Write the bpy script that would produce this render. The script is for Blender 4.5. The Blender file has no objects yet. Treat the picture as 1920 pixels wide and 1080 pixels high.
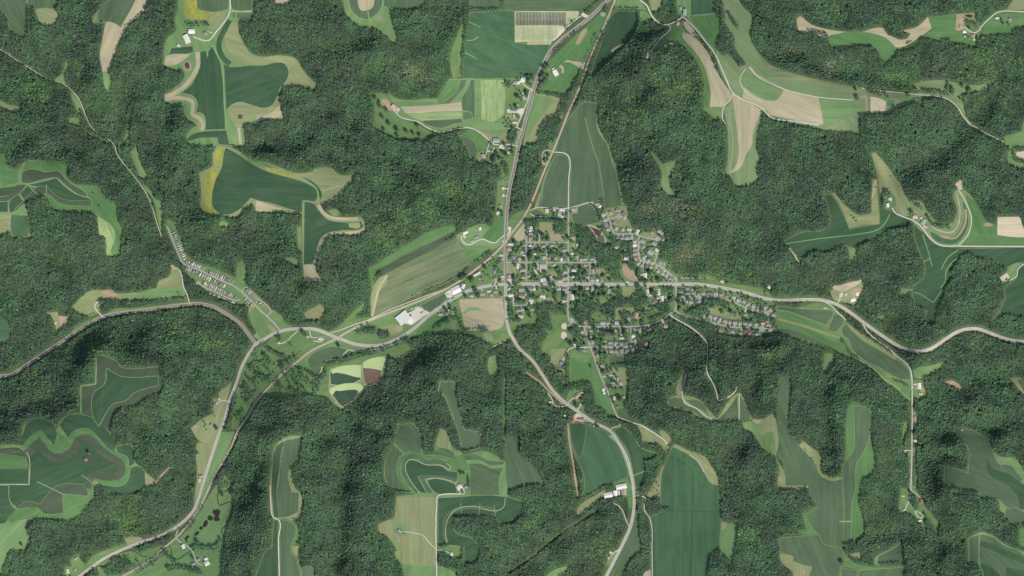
import bpy, bmesh, math, random, re
import numpy as np
from mathutils import Vector, Matrix
from mathutils.geometry import delaunay_2d_cdt

random.seed(7); RNG = np.random.default_rng(7)
SC = bpy.context.scene
COL = SC.collection
PX = 2.0                                    # metres on the ground for one pixel of the map
def wx(px): return (px - 960.0) * PX
def wy(py): return (540.0 - py) * PX

# ------------------------------------------------------------------ camera, sky, sun, exposure
cam = bpy.data.cameras.new('camera'); cam.type = 'ORTHO'; cam.ortho_scale = 1920 * PX
cam.clip_start = 10; cam.clip_end = 9000
cam_o = bpy.data.objects.new('camera', cam); COL.objects.link(cam_o)
cam_o.location = (0, 0, 3200); SC.camera = cam_o

SUN_AZ, SUN_EL = math.radians(146), math.radians(47)
world = bpy.data.worlds.new('World'); SC.world = world; world.use_nodes = True
wn = world.node_tree.nodes; wn.clear()
sky = wn.new('ShaderNodeTexSky'); sky.sky_type = 'NISHITA'; sky.sun_disc = False
sky.sun_elevation = SUN_EL; sky.sun_rotation = SUN_AZ
sky.air_density = 1.0; sky.dust_density = 1.6; sky.ozone_density = 1.0
bg = wn.new('ShaderNodeBackground'); bg.inputs['Strength'].default_value = 0.14
wo = wn.new('ShaderNodeOutputWorld')
world.node_tree.links.new(sky.outputs[0], bg.inputs[0]); world.node_tree.links.new(bg.outputs[0], wo.inputs[0])

sun = bpy.data.lights.new('sun', 'SUN'); sun.energy = 3.2; sun.angle = math.radians(0.53); sun.color = (1.0, 0.955, 0.89)
sun_o = bpy.data.objects.new('sun', sun); COL.objects.link(sun_o)
sdir = Vector((-math.sin(SUN_AZ) * math.cos(SUN_EL), -math.cos(SUN_AZ) * math.cos(SUN_EL), -math.sin(SUN_EL)))
sun_o.rotation_euler = sdir.to_track_quat('-Z', 'Y').to_euler(); sun_o.location = (0, 0, 2500)

SC.view_settings.view_transform = 'Standard'; SC.view_settings.look = 'None'
SC.view_settings.exposure = 0.0; SC.view_settings.gamma = 1.0; SC.view_settings.use_curve_mapping = False
SC.cycles.max_bounces = 5; SC.cycles.diffuse_bounces = 3; SC.cycles.glossy_bounces = 2
SC.cycles.transparent_max_bounces = 4; SC.cycles.use_denoising = False

# ------------------------------------------------------------------ map tiles: name -> (x origin, y origin, zoom)
TILES = {'F': (0, 0, 1), 'B1': (920, 370, 8), 'B2': (1100, 370, 8), 'B3': (860, 485, 8), 'B4': (1060, 485, 8),
         'B5': (1240, 520, 8), 'B6': (1040, 585, 8), 'B7': (300, 400, 8), 'B8': (360, 500, 8), 'A1': (860, 110, 8),
         'A2': (860, 230, 8), 'S': (950, 0, 8), 'C': (720, 500, 8), 'D': (1000, 700, 8), 'L': (600, 640, 8),
         'Q': (1560, 500, 15.88), 'E': (1100, 860, 12)}
for _r in range(4):
    for _c in range(4): TILES['%d%d' % (_r, _c)] = (480 * _c, 270 * _r, 4)

def pts_of(toks, tile='F'):
    out = []
    for t in toks:
        if t in TILES: tile = t; continue
        x, y = t.split(',')[:2]; o = TILES[tile]
        out.append((o[0] + float(x) / o[2], o[1] + float(y) / o[2]))
    return out

def smooth(pts, closed=True, limit=58, n=4):
    """round the gentle bends of an outline, keep its sharp corners"""
    P = [np.array(p) for p in pts]; N = len(P); tan = []
    for i in range(N):
        if not closed and i in (0, N - 1): tan.append(None); continue
        a, b, c = P[i - 1], P[i], P[(i + 1) % N]
        u, v = b - a, c - b
        nu, nv = np.linalg.norm(u), np.linalg.norm(v)
        if nu < 1e-6 or nv < 1e-6: tan.append(None); continue
        ang = math.degrees(math.acos(max(-1, min(1, float(u @ v) / (nu * nv)))))
        if ang > limit: tan.append(None); continue
        t = u / nu + v / nv; t = t / max(np.linalg.norm(t), 1e-9)
        tan.append(t)
    out = []
    for i in range(N if closed else N - 1):
        a, b = P[i], P[(i + 1) % N]; L = np.linalg.norm(b - a)
        ta, tb = tan[i], tan[(i + 1) % N]
        if ta is None and tb is None: out.append(tuple(a)); continue
        ta = (b - a) / max(L, 1e-9) if ta is None else ta
        tb = (b - a) / max(L, 1e-9) if tb is None else tb
        for k in range(n):
            s = k / n; h1 = 2*s**3 - 3*s**2 + 1; h2 = s**3 - 2*s**2 + s; h3 = -2*s**3 + 3*s**2; h4 = s**3 - s**2
            out.append(tuple(h1*a + h2*L*ta + h3*b + h4*L*tb))
    if not closed: out.append(tuple(P[-1]))
    return out

def resample(pts, step):
    out = [pts[0]]
    for a, b in zip(pts, pts[1:]):
        L = math.hypot(b[0]-a[0], b[1]-a[1]); k = max(1, int(math.ceil(L / step)))
        for i in range(1, k + 1): out.append((a[0] + (b[0]-a[0]) * i / k, a[1] + (b[1]-a[1]) * i / k))
    return out

def sides(pts, w):
    """left and right edges of a ribbon of width w along pts"""
    P = np.array(pts); T = np.gradient(P, axis=0); T /= np.maximum(np.linalg.norm(T, axis=1), 1e-9)[:, None]
    Nn = np.stack([-T[:, 1], T[:, 0]], 1) * (w / 2.0)
    return P + Nn, P - Nn

# ------------------------------------------------------------------ forest mask and layers on a raster of the map
MG = 80
RW, RH = 1920 + 2 * MG, 1080 + 2 * MG
forest = np.ones((RH, RW), bool); layer = np.zeros((RH, RW), np.int16)
blocked = np.zeros((RH, RW), bool)           # roads, roofs: nothing grows there
def raster(poly):
    """rows of (y, x0, x1) inside the outline"""
    P = np.array(poly) + MG; n = len(P); spans = []
    y0, y1 = int(max(0, math.floor(P[:, 1].min()))), int(min(RH - 1, math.ceil(P[:, 1].max())))
    A, B = P, np.roll(P, -1, axis=0)
    for y in range(y0, y1 + 1):
        yc = y + 0.5
        m = (A[:, 1] <= yc) != (B[:, 1] <= yc)
        if not m.any(): continue
        a, b = A[m], B[m]
        xs = np.sort(a[:, 0] + (yc - a[:, 1]) / (b[:, 1] - a[:, 1]) * (b[:, 0] - a[:, 0]))
        for i in range(0, len(xs) - 1, 2):
            xa, xb = int(max(0, round(xs[i]))), int(min(RW, round(xs[i + 1])))
            if xb > xa: spans.append((y, xa, xb))
    return spans
def fill(arr, spans, v):
    for y, a, b in spans: arr[y, a:b] = v
def top_layer(spans): return max([int(layer[y, a:b].max()) for y, a, b in spans] or [0])
def at(arr, px, py):
    ix = np.clip(np.asarray(px) + MG, 0, RW - 1).astype(int); iy = np.clip(np.asarray(py) + MG, 0, RH - 1).astype(int)
    return arr[iy, ix]

def vnoise(px, py, scale, seed):
    """smooth value noise in 0..1"""
    r = np.random.default_rng(seed); g = r.random((64, 64))
    x, y = np.asarray(px) / scale + 13.7, np.asarray(py) / scale + 5.3
    i, j = np.floor(x).astype(int), np.floor(y).astype(int); u, v = x - i, y - j
    u, v = u*u*(3-2*u), v*v*(3-2*v)
    G = lambda a, b: g[b % 64, a % 64]
    return (G(i, j)*(1-u) + G(i+1, j)*u)*(1-v) + (G(i, j+1)*(1-u) + G(i+1, j+1)*u)*v
# ------------------------------------------------------------------ fields, meadows, clearings, yards, ponds (outlines in map tiles)
FIELDS = '''
00 corn 0,-320 180,-320 205,60 190,290 110,250 65,200 60,140 0,85 -320,40
00 mead 180,-320 215,-320 230,20 205,50 200,55
00 corn 215,-320 430,-320 415,50 390,68 330,65 230,55 205,40
00 past 262,75 300,62 380,65 425,95 437,135 405,180 350,190 305,175 285,130
00 mead 690,160 700,120 735,80 770,60 790,170 720,188
00 corn 735,110 760,50 830,-20 830,-300 1025,-300 1025,-20 905,195 830,165 735,165
00 tan 1025,-20 1130,-300 1200,-300 1110,-20 1085,70 1030,130 970,175 930,240 890,330 860,400 830,510 805,535 770,540 755,470 750,400 765,310 790,170 830,165 905,205 960,110
00 mead 770,540 805,535 830,590 830,640 815,695 785,650 775,590
00 mead 495,460 510,490 485,560 490,630 460,635 400,605 430,580 460,560
00 mead 530,690 565,700 590,760 610,800 600,840 615,865 585,840 560,780 540,740
00 mead 525,885 570,880 605,920 600,940 540,935 515,915
00 mead 960,960 975,860 990,810 985,900 970,980 965,1065 940,1070 920,1080 935,1020
00 mead 610,960 650,990 720,1020 790,1060 850,1085 820,1085 730,1040 660,1010
00 past -320,730 0,755 60,785 160,800 155,830 110,840 60,825 0,800 -320,780
00 mead 1335,-320 1335,-20 1330,80 1310,150 1320,230 1250,290 1225,490 1270,520 1370,520 1385,570 1330,640 1235,710 1240,760 1300,790 1390,790 1380,830 1420,910 1440,920 1480,940 1420,980 1395,1040 1420,1080 1600,1095 1840,1095 1830,1000 1820,930 1935,930 1940,895 2130,895 2110,830 2090,720 2120,660 2180,640 2370,680 2375,640 2320,580 2270,520 2220,440 2100,415 1970,425 1890,400 1840,340 1800,250 1795,160 1900,150 1910,-320
00 past 1690,330 1680,270 1740,170 1790,160 1800,260 1840,350 1890,410 1970,430 2100,420 2215,445 2265,525 2315,585 2370,640 2365,675 2180,640 2120,655 2150,600 2170,540 2135,470 2060,465 1890,485 1760,450
00 past 1700,830 1740,785 1800,765 1880,785 1980,810 2040,790 2090,720 2110,830 2125,890 1940,890 1840,930 1790,980
00 corn 1480,-300 1715,-300 1715,60 1690,75 1500,75 1480,55
00 corn 1735,-300 1905,-300 1905,75 1760,75 1735,55
00 corn 1745,95 1765,90 1765,135 1745,130
00 corn 1775,92 1900,95 1895,145 1800,145 1772,135
00 ~pline:1.6 1735,84 1910,84
00 yel 1370,-300 1475,-300 1480,75 1575,85 1560,150 1480,150 1380,130
00 past 1575,90 1680,85 1690,120 1620,215 1560,215 1570,160
00 soy 1265,415 1285,360 1445,345 1450,390 1400,405
00 tan 1230,495 1245,430 1260,415 1430,405 1380,450 1300,490
00 tan 1365,270 1390,255 1430,285 1400,320
00 dirt 1375,470 1400,455 1425,470 1432,510 1415,540 1385,520
00 mud 1385,475 1405,466 1420,485 1418,512 1400,515
00 ~tan:8 1480,390 1485,490 1445,570 1380,650 1300,705 1240,725
00 ~tan:7 1240,745 1350,735 1440,765 1445,820 1440,850 1500,890 1520,930 1515,980
00 soy 1500,385 1545,380 1558,430 1570,350 1590,340 1640,440 1665,490 1680,700 1690,970 1540,975 1540,890 1520,855 1470,840 1480,770 1445,720 1360,695 1430,640 1480,550 1500,490
00 soy 1678,480 1730,500 1890,490 1980,490 2060,470 2130,475 2165,540 2150,600 2100,660 2070,740 2040,790 1980,810 1880,785 1800,765 1740,785 1695,825 1690,700
00 ~soy:10 1722,150 1680,230 1645,310 1645,370 1680,440 1725,482
00 soy 1400,1050 1440,1010 1560,985 1700,978 1730,1090 1640,1080 1630,1030 1490,1035 1410,1055
00 ~tan:5 1790,960 1805,1080
00 ~past:5 1490,910 1490,980
00 ~line:2.2 1560,380 1600,335 1660,490 1685,830 1700,970 1725,1080
00 mud 1782,868 1800,858 1820,868 1815,888 1795,892
01 tan 0,870 100,850 180,790 195,880 60,895 10,920
01 tan 110,-300 270,-300 270,-20 255,15 220,30 150,35
01 mead 665,-300 665,80 720,150 800,200 870,205 920,230 1000,290 1045,330 1055,290 1030,200 1010,110 1000,80 1050,70 1220,65 1270,20 1270,-300
01 corn 700,-300 950,-300 945,40 920,90 870,130 830,145 770,130 720,80 700,30
01 tan 765,-300 870,-300 885,30 870,60 820,80 785,75 765,30
01 corn 950,-300 1270,-300 1265,30 1220,62 1050,65 960,45
01 ~line:2 838,82 848,140 862,195
01 past 905,120 940,110 960,140 930,170 905,150
01 grass 1460,400 1500,300 1540,180 1560,180 1545,570 1480,590 1460,500
01 corn 1600,-300 1840,-300 1835,70 1700,75 1610,55
F corn 946,-80 1150,-80 1120,2 1097,20 1060,19 966,19 947,19
F soy2 882,24 946,20 967,21 967,80 1000,83 1034,80 1020,110 1008,135 1000,144 868,146 870,90
01 ~line:1.6 1600,165 1685,208
01 ~line:1.6 1570,302 1630,300 1670,275
01 ~line:1.6 1560,390 1655,440
01 mead 1360,740 1450,590 1880,585 1880,960 1900,980 1890,1060 1750,1060 1640,965 1440,975 1340,985 1250,920 1100,880 1060,830 985,700 1060,740 1180,750 1300,740
01 hay 1365,745 1450,600 1520,600 1500,690 1370,785
01 corn 1370,785 1500,690 1530,600 1580,595 1565,650 1510,720 1450,775
01 corn 1545,740 1600,640 1610,600 1640,600 1640,880 1625,885 1620,850 1600,835 1550,830
01 corn 1550,840 1600,840 1622,860 1620,890 1555,900
01 tan 1085,800 1300,790 1540,765 1545,830 1300,840 1130,850
01 pale 1130,850 1545,838 1545,885 1260,905 1200,890
01 ~pline:1.6 1450,832 1545,828
01 corn 1240,905 1545,890 1548,920 1480,930 1400,960 1330,950 1270,930
01 pale 1685,600 1860,600 1865,840 1800,900 1770,915 1690,890
01 grass 870,700 960,700 1060,830 1080,880 1200,930 1330,1000 1310,1040 1200,1050 1050,1040 960,1000 870,940 890,880
01 dirt 930,750 985,745 1030,800 1080,820 1070,850 1020,830 960,830
A2 hay 60,170 180,90 260,110 350,190 460,290 430,400 300,430 280,380 230,280 150,210
A2 corn 0,190 80,200 160,230 230,290 275,380 280,440 240,560 190,580 150,420 60,280
A2 past 280,110 400,110 560,190 740,110 750,280 620,300 600,240 500,260 440,230
A2 past 270,560 300,440 400,420 380,520 350,600 290,600
A2 lawn 400,600 440,400 490,310 640,330 900,350 860,600 800,760 720,950 660,1000 600,980 640,700 530,640
A2 past 860,130 960,110 900,330 840,330
A1 lawn 690,290 930,285 1180,270 1130,400 1060,600 1000,760 880,1040 740,1060 690,900 700,600
A1 past 700,840 830,830 900,930 700,940
F lawn 934,338 948,338 944,410 938,440 930,420 932,360
B1 lawn 80,130 220,130 220,280 190,560 90,560 80,280
S solar 120,165 1080,165 1085,235 880,440 680,620 660,670 310,670 310,632 120,632
S grav 1110,225 1145,185 1240,240 1205,265 1130,240
S grav 880,390 1000,320 1110,225 1130,240 960,360 830,500 700,610 670,610 760,530 760,400
S dirt 330,618 560,612 575,635 340,640
02 hay 680,95 715,95 700,180 560,440 500,560 470,620 400,720 200,700 190,690 240,640 300,560 250,500 300,440 440,300 600,160
S dirt 1150,450 1200,420 1210,450 1130,600 1080,670 1030,650 1060,580
S tan 860,940 890,905 1000,920 1180,940 1150,1040 1080,1010 1000,960 920,930
S tan 1400,200 1440,180 1490,205 1470,245 1420,240
A1 tan 1500,120 1540,90 1580,150 1575,220 1540,220 1550,160
A1 lawn 1240,200 1330,90 1500,130 1540,200 1480,300 1330,350 1260,420 1200,380
02 past 110,960 175,700 270,710 390,750 380,880 230,950 190,1060 80,1100
02 mead 120,900 160,720 260,725 330,760 260,820 200,900 150,980 100,1040
02 soy 760,100 800,85 940,90 950,170 900,280 830,360 760,430 690,490 620,570 580,590 610,500 660,360
02 ~dirt:4 745,385 790,355 835,330
02 mead 790,-300 960,-300 960,-20 1010,80 960,70 770,70
02 mead 960,80 1010,90 1050,150 980,180 960,210
02 past 1030,-300 1125,-300 1125,-20 1120,60 1060,90 1040,60
02 mead 1230,-300 1330,-300 1330,120 1250,130 1240,60
02 grass 1170,195 1290,160 1300,240 1240,330 1150,340 1060,385 1048,365 1115,295 1190,235
02 mead 1300,-300 1520,-300 1520,100 1560,180 1540,300 1540,390 1500,370 1420,260 1310,130
02 soy2 1340,-300 1520,-300 1520,100 1340,115
02 hay 1330,125 1525,110 1560,190 1540,300 1535,385 1440,270
02 olv 1520,-300 1700,-300 1700,-20 1730,50 1800,120 1790,280 1830,370 1920,470 2110,560 2400,620 2620,670 2600,1000 2240,960 1980,880 1920,850 1720,740 1650,690 1530,400 1560,300
03 olv 0,480 190,550 400,600 550,630 700,660 900,680 1060,700 1160,690 1080,640 1130,620 1290,600 1400,620 1560,640 1680,610 1680,640 1600,680 1480,700 1450,730 1470,800 1490,880 1530,930 1770,1060 1760,1070 1510,950 1470,860 1400,770 1280,730 1180,740 1080,770 1000,800 900,850 820,850 640,870 520,900 480,950 380,945 200,910 0,870
03 past 0,480 190,560 700,670 1000,690 1000,700 700,690 180,575 0,530
02 tan 1285,165 1310,160 1400,270 1370,270 1300,210
02 grass 1240,330 1310,270 1400,370 1470,500 1490,600 1490,810 1440,800 1435,600 1400,480 1330,390
02 hay 1330,390 1400,470 1440,560 1480,640 1480,810 1445,805 1440,620 1400,490
02 tan 1280,240 1340,260 1420,330 1490,430 1550,560 1600,640 1640,700 1640,740 1580,800 1480,810 1490,700 1470,580 1430,470 1360,370 1280,280
02 grass 1440,805 1590,800 1580,890 1540,900 1480,860 1430,830
02 ~tan:4 1780,500 1830,560 1920,610 2040,670
02 mead 1750,520 1800,560 1920,605 2030,665 2010,720 1980,750 1920,745 1860,750 1760,680 1730,640 1720,580
02 tan 1740,650 1800,700 1900,750 1980,755 1985,860 1870,810 1730,735
03 tan 120,670 380,735 405,860 415,930 390,935 200,900 0,860 0,755 60,750 95,715
03 mead 385,735 650,755 660,850 560,880 510,920 440,945 410,870
03 ~dirt:4 650,740 735,720 745,850
03 bare 770,725 830,735 885,760 885,830 770,845
03 past 885,745 960,740 1005,760 990,800 900,835 880,830
03 wteal 895,758 938,748 952,780 925,800 892,795
02 olv 1580,810 1640,770 1660,700 1880,830 1870,900 1830,1080 1845,1160 1870,1190 1830,1290 1860,1350 1720,1400 1690,1400 1630,1320 1540,1300 1600,1290 1620,1180 1620,1080 1610,930
02 tan 1650,700 1870,825 1830,930 1805,1010 1800,1080 1755,1160 1725,1240 1670,1290 1625,1298 1680,1240 1700,1160 1690,1000 1670,850
02 ~pline:1 1645,920 1655,1060 1650,1180 1630,1290
03 tan 215,140 245,120 320,180 420,215 620,240 700,240 780,215 860,210 900,250 980,295 1040,290 1070,250 1000,230 1120,200 1200,125 1230,215 1150,270 1040,340 960,355 900,310 840,265 700,270 480,260 440,280 400,290 350,235 260,245 230,235 220,190
03 hay 450,290 485,262 850,268 960,360 970,385 905,465 860,460 830,390 780,350 700,340 480,358
03 hay 970,360 1060,350 1150,275 1140,300 1060,370 980,385
03 hay 1200,125 1420,105 1405,230 1230,225
03 hay 1150,275 1230,230 1460,230 1470,300 1560,260 1560,360 1500,340 1450,330 1400,320 1340,290 1280,310 1200,290
03 dirt 1415,105 1560,95 1560,165 1480,175 1480,225 1405,230
03 past 1450,110 1555,98 1555,160 1480,165
03 stream 1475,112 1510,108 1540,118 1520,132 1490,125
03 lawn 1470,170 1570,170 1600,200 1610,270 1560,280 1470,250
03 hay 1600,180 1700,100 1960,90 2220,90 2220,185 1850,210 1830,255 1600,270 1620,220
03 lawn 1740,110 1830,105 1830,190 1740,190
03 past 1790,75 1840,-20 1840,-300 2220,-300 2220,80
03 mead 1770,1020 1900,990 1920,900 2200,880 2200,1120 1780,1090
10 mead -320,60 0,90 45,100 60,180 130,200 190,130 350,135 470,145 520,180 510,260 560,300 650,310 750,330 780,400 870,460 885,580 920,650 890,840 800,840 790,700 745,680 740,560 690,515 640,510 500,510 400,490 380,440 330,400 180,440 210,520 215,540 230,690 240,710 90,700 80,640 0,690 -320,720
10 hay -320,70 0,90 45,110 50,190 130,205 135,290 20,310 0,280 -320,250
10 hay 190,130 350,135 470,145 520,180 510,260 560,300 650,310 750,330 780,400 870,460 885,580 920,650 890,830 835,835 840,760 865,690 840,610 770,560 700,510 640,510 500,510 400,490 370,420 330,395 280,385 370,375 440,440 680,460 690,420 660,395 500,270 470,220 430,200 340,210 270,190 180,200
10 past -320,520 80,520 80,640 0,690 -320,720
10 soy2 85,530 210,535 220,600 215,690 150,700 95,690 78,640
10 dk 160,250 170,210 210,190 270,190 340,210 430,200 460,220 490,260 560,310 640,360 660,395 600,385 530,340 470,290 430,255 330,265 200,295 165,290
10 soy -320,330 0,328 120,315 60,380 0,395 -320,400
10 dk -320,410 0,400 60,380 120,312 195,305 150,365 60,425 0,430 -320,435
10 soy 210,305 350,275 420,255 500,330 580,380 660,405 690,420 670,440 480,420 400,370 350,325 280,320
10 soy 150,370 205,312 270,335 220,380 175,430
10 dk 280,322 350,325 400,370 480,415 680,425 685,465 530,460 440,440 360,375 280,385 200,440 180,450 105,512 130,450 220,380
10 soy -320,440 0,435 60,430 60,510 0,510 -320,512
10 soy 70,430 140,375 175,430 120,480 100,510 70,512
10 ~line:1.5 200,300 280,380
10 ~line:1.5 348,305 348,375
10 ~line:1.5 145,370 185,432
10 pale 730,545 780,570 850,640 860,720 830,800 840,840 800,845 795,700 745,680
10 mead 980,60 1020,20 1050,110 1075,190 1110,240 1100,275 1050,250 1030,190 1000,130
10 mead 1070,300 1130,350 1160,410 1210,430 1215,560 1210,690 1200,640 1180,540 1150,420 1090,340
10 mead 890,-10 940,0 930,20 880,10
10 past 1490,215 1590,165 1600,60 1630,15 1740,30 1900,120 1970,130 2110,180 2210,215 2340,205 2360,190 2495,183 2520,215 2610,235 2690,195 2625,300 2560,370 2520,410 2430,450 2350,440 2270,440 2265,520 2080,515 1920,512 1900,450 1830,490 1790,545 1640,535 1550,540 1505,470 1510,350
10 yel 1625,30 1685,25 1670,140 1640,195 1610,180 1615,90
10 yel 1520,250 1600,200 1640,210 1610,300 1590,400 1600,490 1640,520 1550,540 1530,430
11 yel 60,160 160,200 300,232 298,252 200,240 80,195
10 mead 1740,30 1900,120 1970,135 2100,185 2000,175 1900,150 1770,70
10 soy 1690,25 1760,60 1920,165 2020,210 2200,260 2290,290 2360,330 2390,370 2385,410 2360,430 2300,425 2280,430 2265,515 2180,490 2050,450 1920,420 1880,405 1820,470 1720,530 1640,515 1595,470 1590,380 1620,260 1660,180 1675,80
11 tan 0,425 80,450 200,490 270,515 100,510 0,510
11 mead 120,490 200,500 220,515 110,515
11 soy 330,240 400,265 460,310 495,380 480,430 470,380 455,335 400,285
11 ~line:3 310,248 400,290 455,340 466,390 450,438
11 ~pline:1.4 500,352 600,322 690,298
11 past 345,425 370,420 440,440 470,445 490,490 540,540 630,575 770,570 780,540 810,580 815,640 780,680 640,680 550,690 500,730 480,800 450,870 455,940 470,985 510,1030 360,1030 350,900 345,500
11 soy 362,430 440,450 465,490 540,565 640,585 790,582 808,620 780,640 640,650 540,668 488,708 455,800 430,900 357,905
11 ~tan:6 470,455 505,515 565,552 650,562 770,560
11 ~tan:5 798,655 700,668 560,678 500,722 472,800 440,880
11 past 690,592 775,590 785,615 770,632 700,625
11 tan 357,905 450,905 460,980 500,1030 360,1030
11 mead 305,625 340,620 345,800 320,800 310,700
11 mead 200,860 260,850 330,880 325,930 260,900
11 mead 540,500 600,490 640,530 580,540
10 mead 1640,605 1670,575 1720,600 1700,620 1650,620
10 mead 1770,960 1820,870 1840,900 1830,960 1850,1000 1780,985
11 hay 845,935 900,900 1450,615 1495,620 1510,660 920,965 870,1100
11 dk 910,945 1490,650 1512,672 970,970
11 stripe 975,975 1510,700 1540,770 1600,780 1690,740 1745,780 1640,890 1440,1040 1240,1120 900,1290 862,1300 870,1090 920,1010
11 past 870,1100 920,1010 970,980 985,1040 930,1100 905,1200 880,1300 862,1300
11 ~tan:3.5 985,985 925,1080 895,1190 870,1295
11 hay 1560,790 1690,740 1760,775 1690,860 1620,890 1580,850
11 mead 1500,690 1560,650 1700,600 1760,620 1865,680 1860,730 1740,800 1560,770 1530,740
11 hay 1700,690 1760,620 1790,545 1850,540 1865,680 1800,740 1720,720
12 corn 470,-250 540,-310 635,-305 645,-170 660,-100 715,0 750,130 800,270 830,460 700,485 690,420 590,435 500,465 430,470 430,110 410,75 340,65 330,40
12 corn 330,80 410,85 422,110 418,470 190,475 230,380 220,340
12 ~line:1.4 545,-200 600,0 650,150 690,400
12 ~line:1.6 330,80 270,200 228,330 222,370
12 ~past:3 640,-300 650,-100 715,0 755,130 800,270 832,455
12 mead 760,130 790,170 815,300 825,420 800,330
12 grass 250,60 330,-100 345,0 300,80 280,120 250,165 225,150
C lawn 1230,210 1480,10 1620,-160 1800,-400 1815,250 1640,260 1500,290 1300,345 1180,310
F lawn 945,440 960,405 1005,390 1065,388 1135,388 1167,386 1180,410 1183,425 1198,432 1236,430 1247,435 1245,450 1236,455 1238,478 1232,485 1255,495 1270,517 1330,517 1350,527 1410,538 1440,547 1455,575 1455,628 1430,630 1345,624 1335,617 1285,602 1257,592 1205,608 1200,660 1173,665 1173,690 1178,725 1165,770 1152,776 1135,770 1070,720 1068,665 1020,660 1015,650 1035,615 1030,595 990,615 955,622 945,600
12 past 190,475 225,380 205,360 180,440 160,500 240,540 250,500
12 lawn 440,600 500,610 665,595 700,640 640,640 560,620 480,612
12 corn 500,470 580,455 640,520 665,590 520,610 470,600 450,560 455,500
12 corn 140,500 180,490 240,520 240,540 170,540 140,525
B1 past 730,370 960,370 970,530 880,560 840,540 730,500
B1 tan 310,620 490,400 515,430 510,650 400,655
B1 dirt 885,550 1090,555 1100,650 900,655
B1 past 1190,690 1270,690 1265,800 1190,830
B1 dirt 1210,160 1310,150 1300,240 1230,245
B1 pave 1215,165 1290,160 1285,200 1220,205
B1 dirt 1360,730 1450,730 1460,840 1380,850
B2 tan 0,420 60,415 200,480 250,560 300,640 290,690 200,720 150,640 110,540
B2 mud 20,430 100,455 200,500 220,540 150,575 100,500
B2 mud 160,590 240,570 270,640 255,690 200,695 170,640
B2 soy2 175,600 235,585 255,640 240,680 205,680
B2 past 300,170 580,120 620,180 640,360 680,440 560,450 420,440 360,320
B2 past 790,540 900,530 1060,560 1050,610 900,590
B3 past 725,70 850,70 860,235 740,230
B3 past 1190,590 1480,590 1480,680 1200,690
B3 past 1340,190 1480,190 1480,360 1360,350
B3 grass 950,900 1170,830 1200,960 980,1030 760,1040 760,980
B4 dirt 860,90 930,90 1000,170 1100,320 1080,342 980,320 880,250 860,200
B4 past 860,420 1060,420 1080,480 1050,540 920,610 860,590
B4 grass 500,600 620,600 700,580 640,680 600,740 530,680
B4 past 760,750 1040,735 1050,800 1010,820 900,790 830,830 830,920 740,920
B4 grass 1180,740 1420,740 1450,790 1300,830 1180,820
B4 past 460,140 600,110 600,240 470,250
B5 past 700,440 800,480 880,420 920,500 1150,530 1210,540 1220,640 900,620 760,560 700,500
B5 past 830,760 1040,770 1030,860 880,860
B5 mead 1000,370 1210,480 1420,530 1380,560 1100,490 1000,430
B3 grass 1440,860 1500,840 1620,850 1680,980 1640,1080 1640,1320 1600,1450 1230,1450 1300,1280 1400,1100
B6 lawn -250,180 180,60 230,160 200,300 190,540 -150,560 -170,500 -60,360
B6 bare 105,190 130,168 170,175 183,200 175,245 145,260 105,245
B6 bare 100,310 130,298 170,310 185,350 175,395 130,405 92,380
B6 pave 225,90 290,90 320,185 260,180
B6 past -50,560 180,560 220,600 180,780 60,820 -60,760
22 hay 440,500 590,470 620,560 660,680 740,860 780,960 740,970 700,920 650,920 620,820 600,720 560,700 450,720
22 grass 440,470 590,440 600,500 560,560 440,540
22 corn 730,510 850,510 850,590 790,600 730,590
22 past 680,600 860,600 875,740 800,750 690,720
22 hay 690,670 765,660 775,700 760,715 700,718
22 dirt 710,730 760,725 750,760 715,755
22 past 330,600 400,610 410,740 370,700 350,640
B7 lawn 90,95 175,110 260,260 350,480 410,640 680,775 900,865 1200,1000 1300,1080 1640,1440 1660,1510 1640,1570 1760,1710 1850,1730 1800,1800 1590,1850 1450,1780 1350,1600 1330,1540 1330,1400 1200,1380 960,1290 800,1200 640,1120 600,1060 420,930 370,770 290,640 130,320
B7 mead 1170,760 1220,710 1290,830 1300,960 1260,1070 1150,990 1150,880
B7 mead 890,140 930,105 980,150 1050,160 1020,195 930,205
B7 past 190,900 160,840 280,830 350,1080 60,1100 20,1050 120,980
B8 pave 60,240 90,215 130,240 100,290 70,270
B8 past 850,590 920,580 1060,700 1000,740 930,760 850,730
B8 dirt 905,660 950,655 955,700 910,705
B8 mead 1140,740 1200,640 1380,770 1340,830 1400,880 1490,870 1500,900 1340,940 1300,900
B8 past 920,1040 1050,900 1150,880 1250,930 1260,990 1000,1100
13 past 775,70 800,60 830,90 900,170 960,260 1010,320 1040,400 1065,450 1060,540 1000,540 940,470 960,410 900,360 840,360 830,300 820,240 800,160
13 past 780,265 815,265 835,600 700,610 610,635 600,600 500,400 470,370 500,365 590,470 690,535 775,520
13 tan 790,270 815,268 818,340 775,420
13 soy 425,375 470,385 560,520 610,635 840,600 835,500 830,370 860,360 880,460 920,500 1060,570 1070,600 1000,625 900,640 830,700 720,740 640,775 560,760 440,810 370,800 240,855 170,800 110,740 250,665 400,650 465,600 460,500
13 ~line:1.6 130,748 400,708 700,672 820,645 880,590 915,520
13 mead 600,780 650,780 660,830 620,890
13 lawn 870,380 920,360 960,410 960,470 900,500 870,480
13 ~tan:2.5 160,780 210,850 235,900
13 soy 1095,590 1150,640 1240,740 1300,765 1920,775 2240,775 2240,890 1920,890 1870,890 1800,920 1770,925 1680,860 1560,850 1500,810 1430,870 1370,960 1375,1020 1320,1090 1320,1130 1270,1230 1255,1350 1220,1360 1185,1320 1195,1250 1100,1180 1090,1080 1170,1000 1175,900 1130,790 1100,680
13 ~line:1.6 1160,680 1200,800 1230,915
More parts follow.
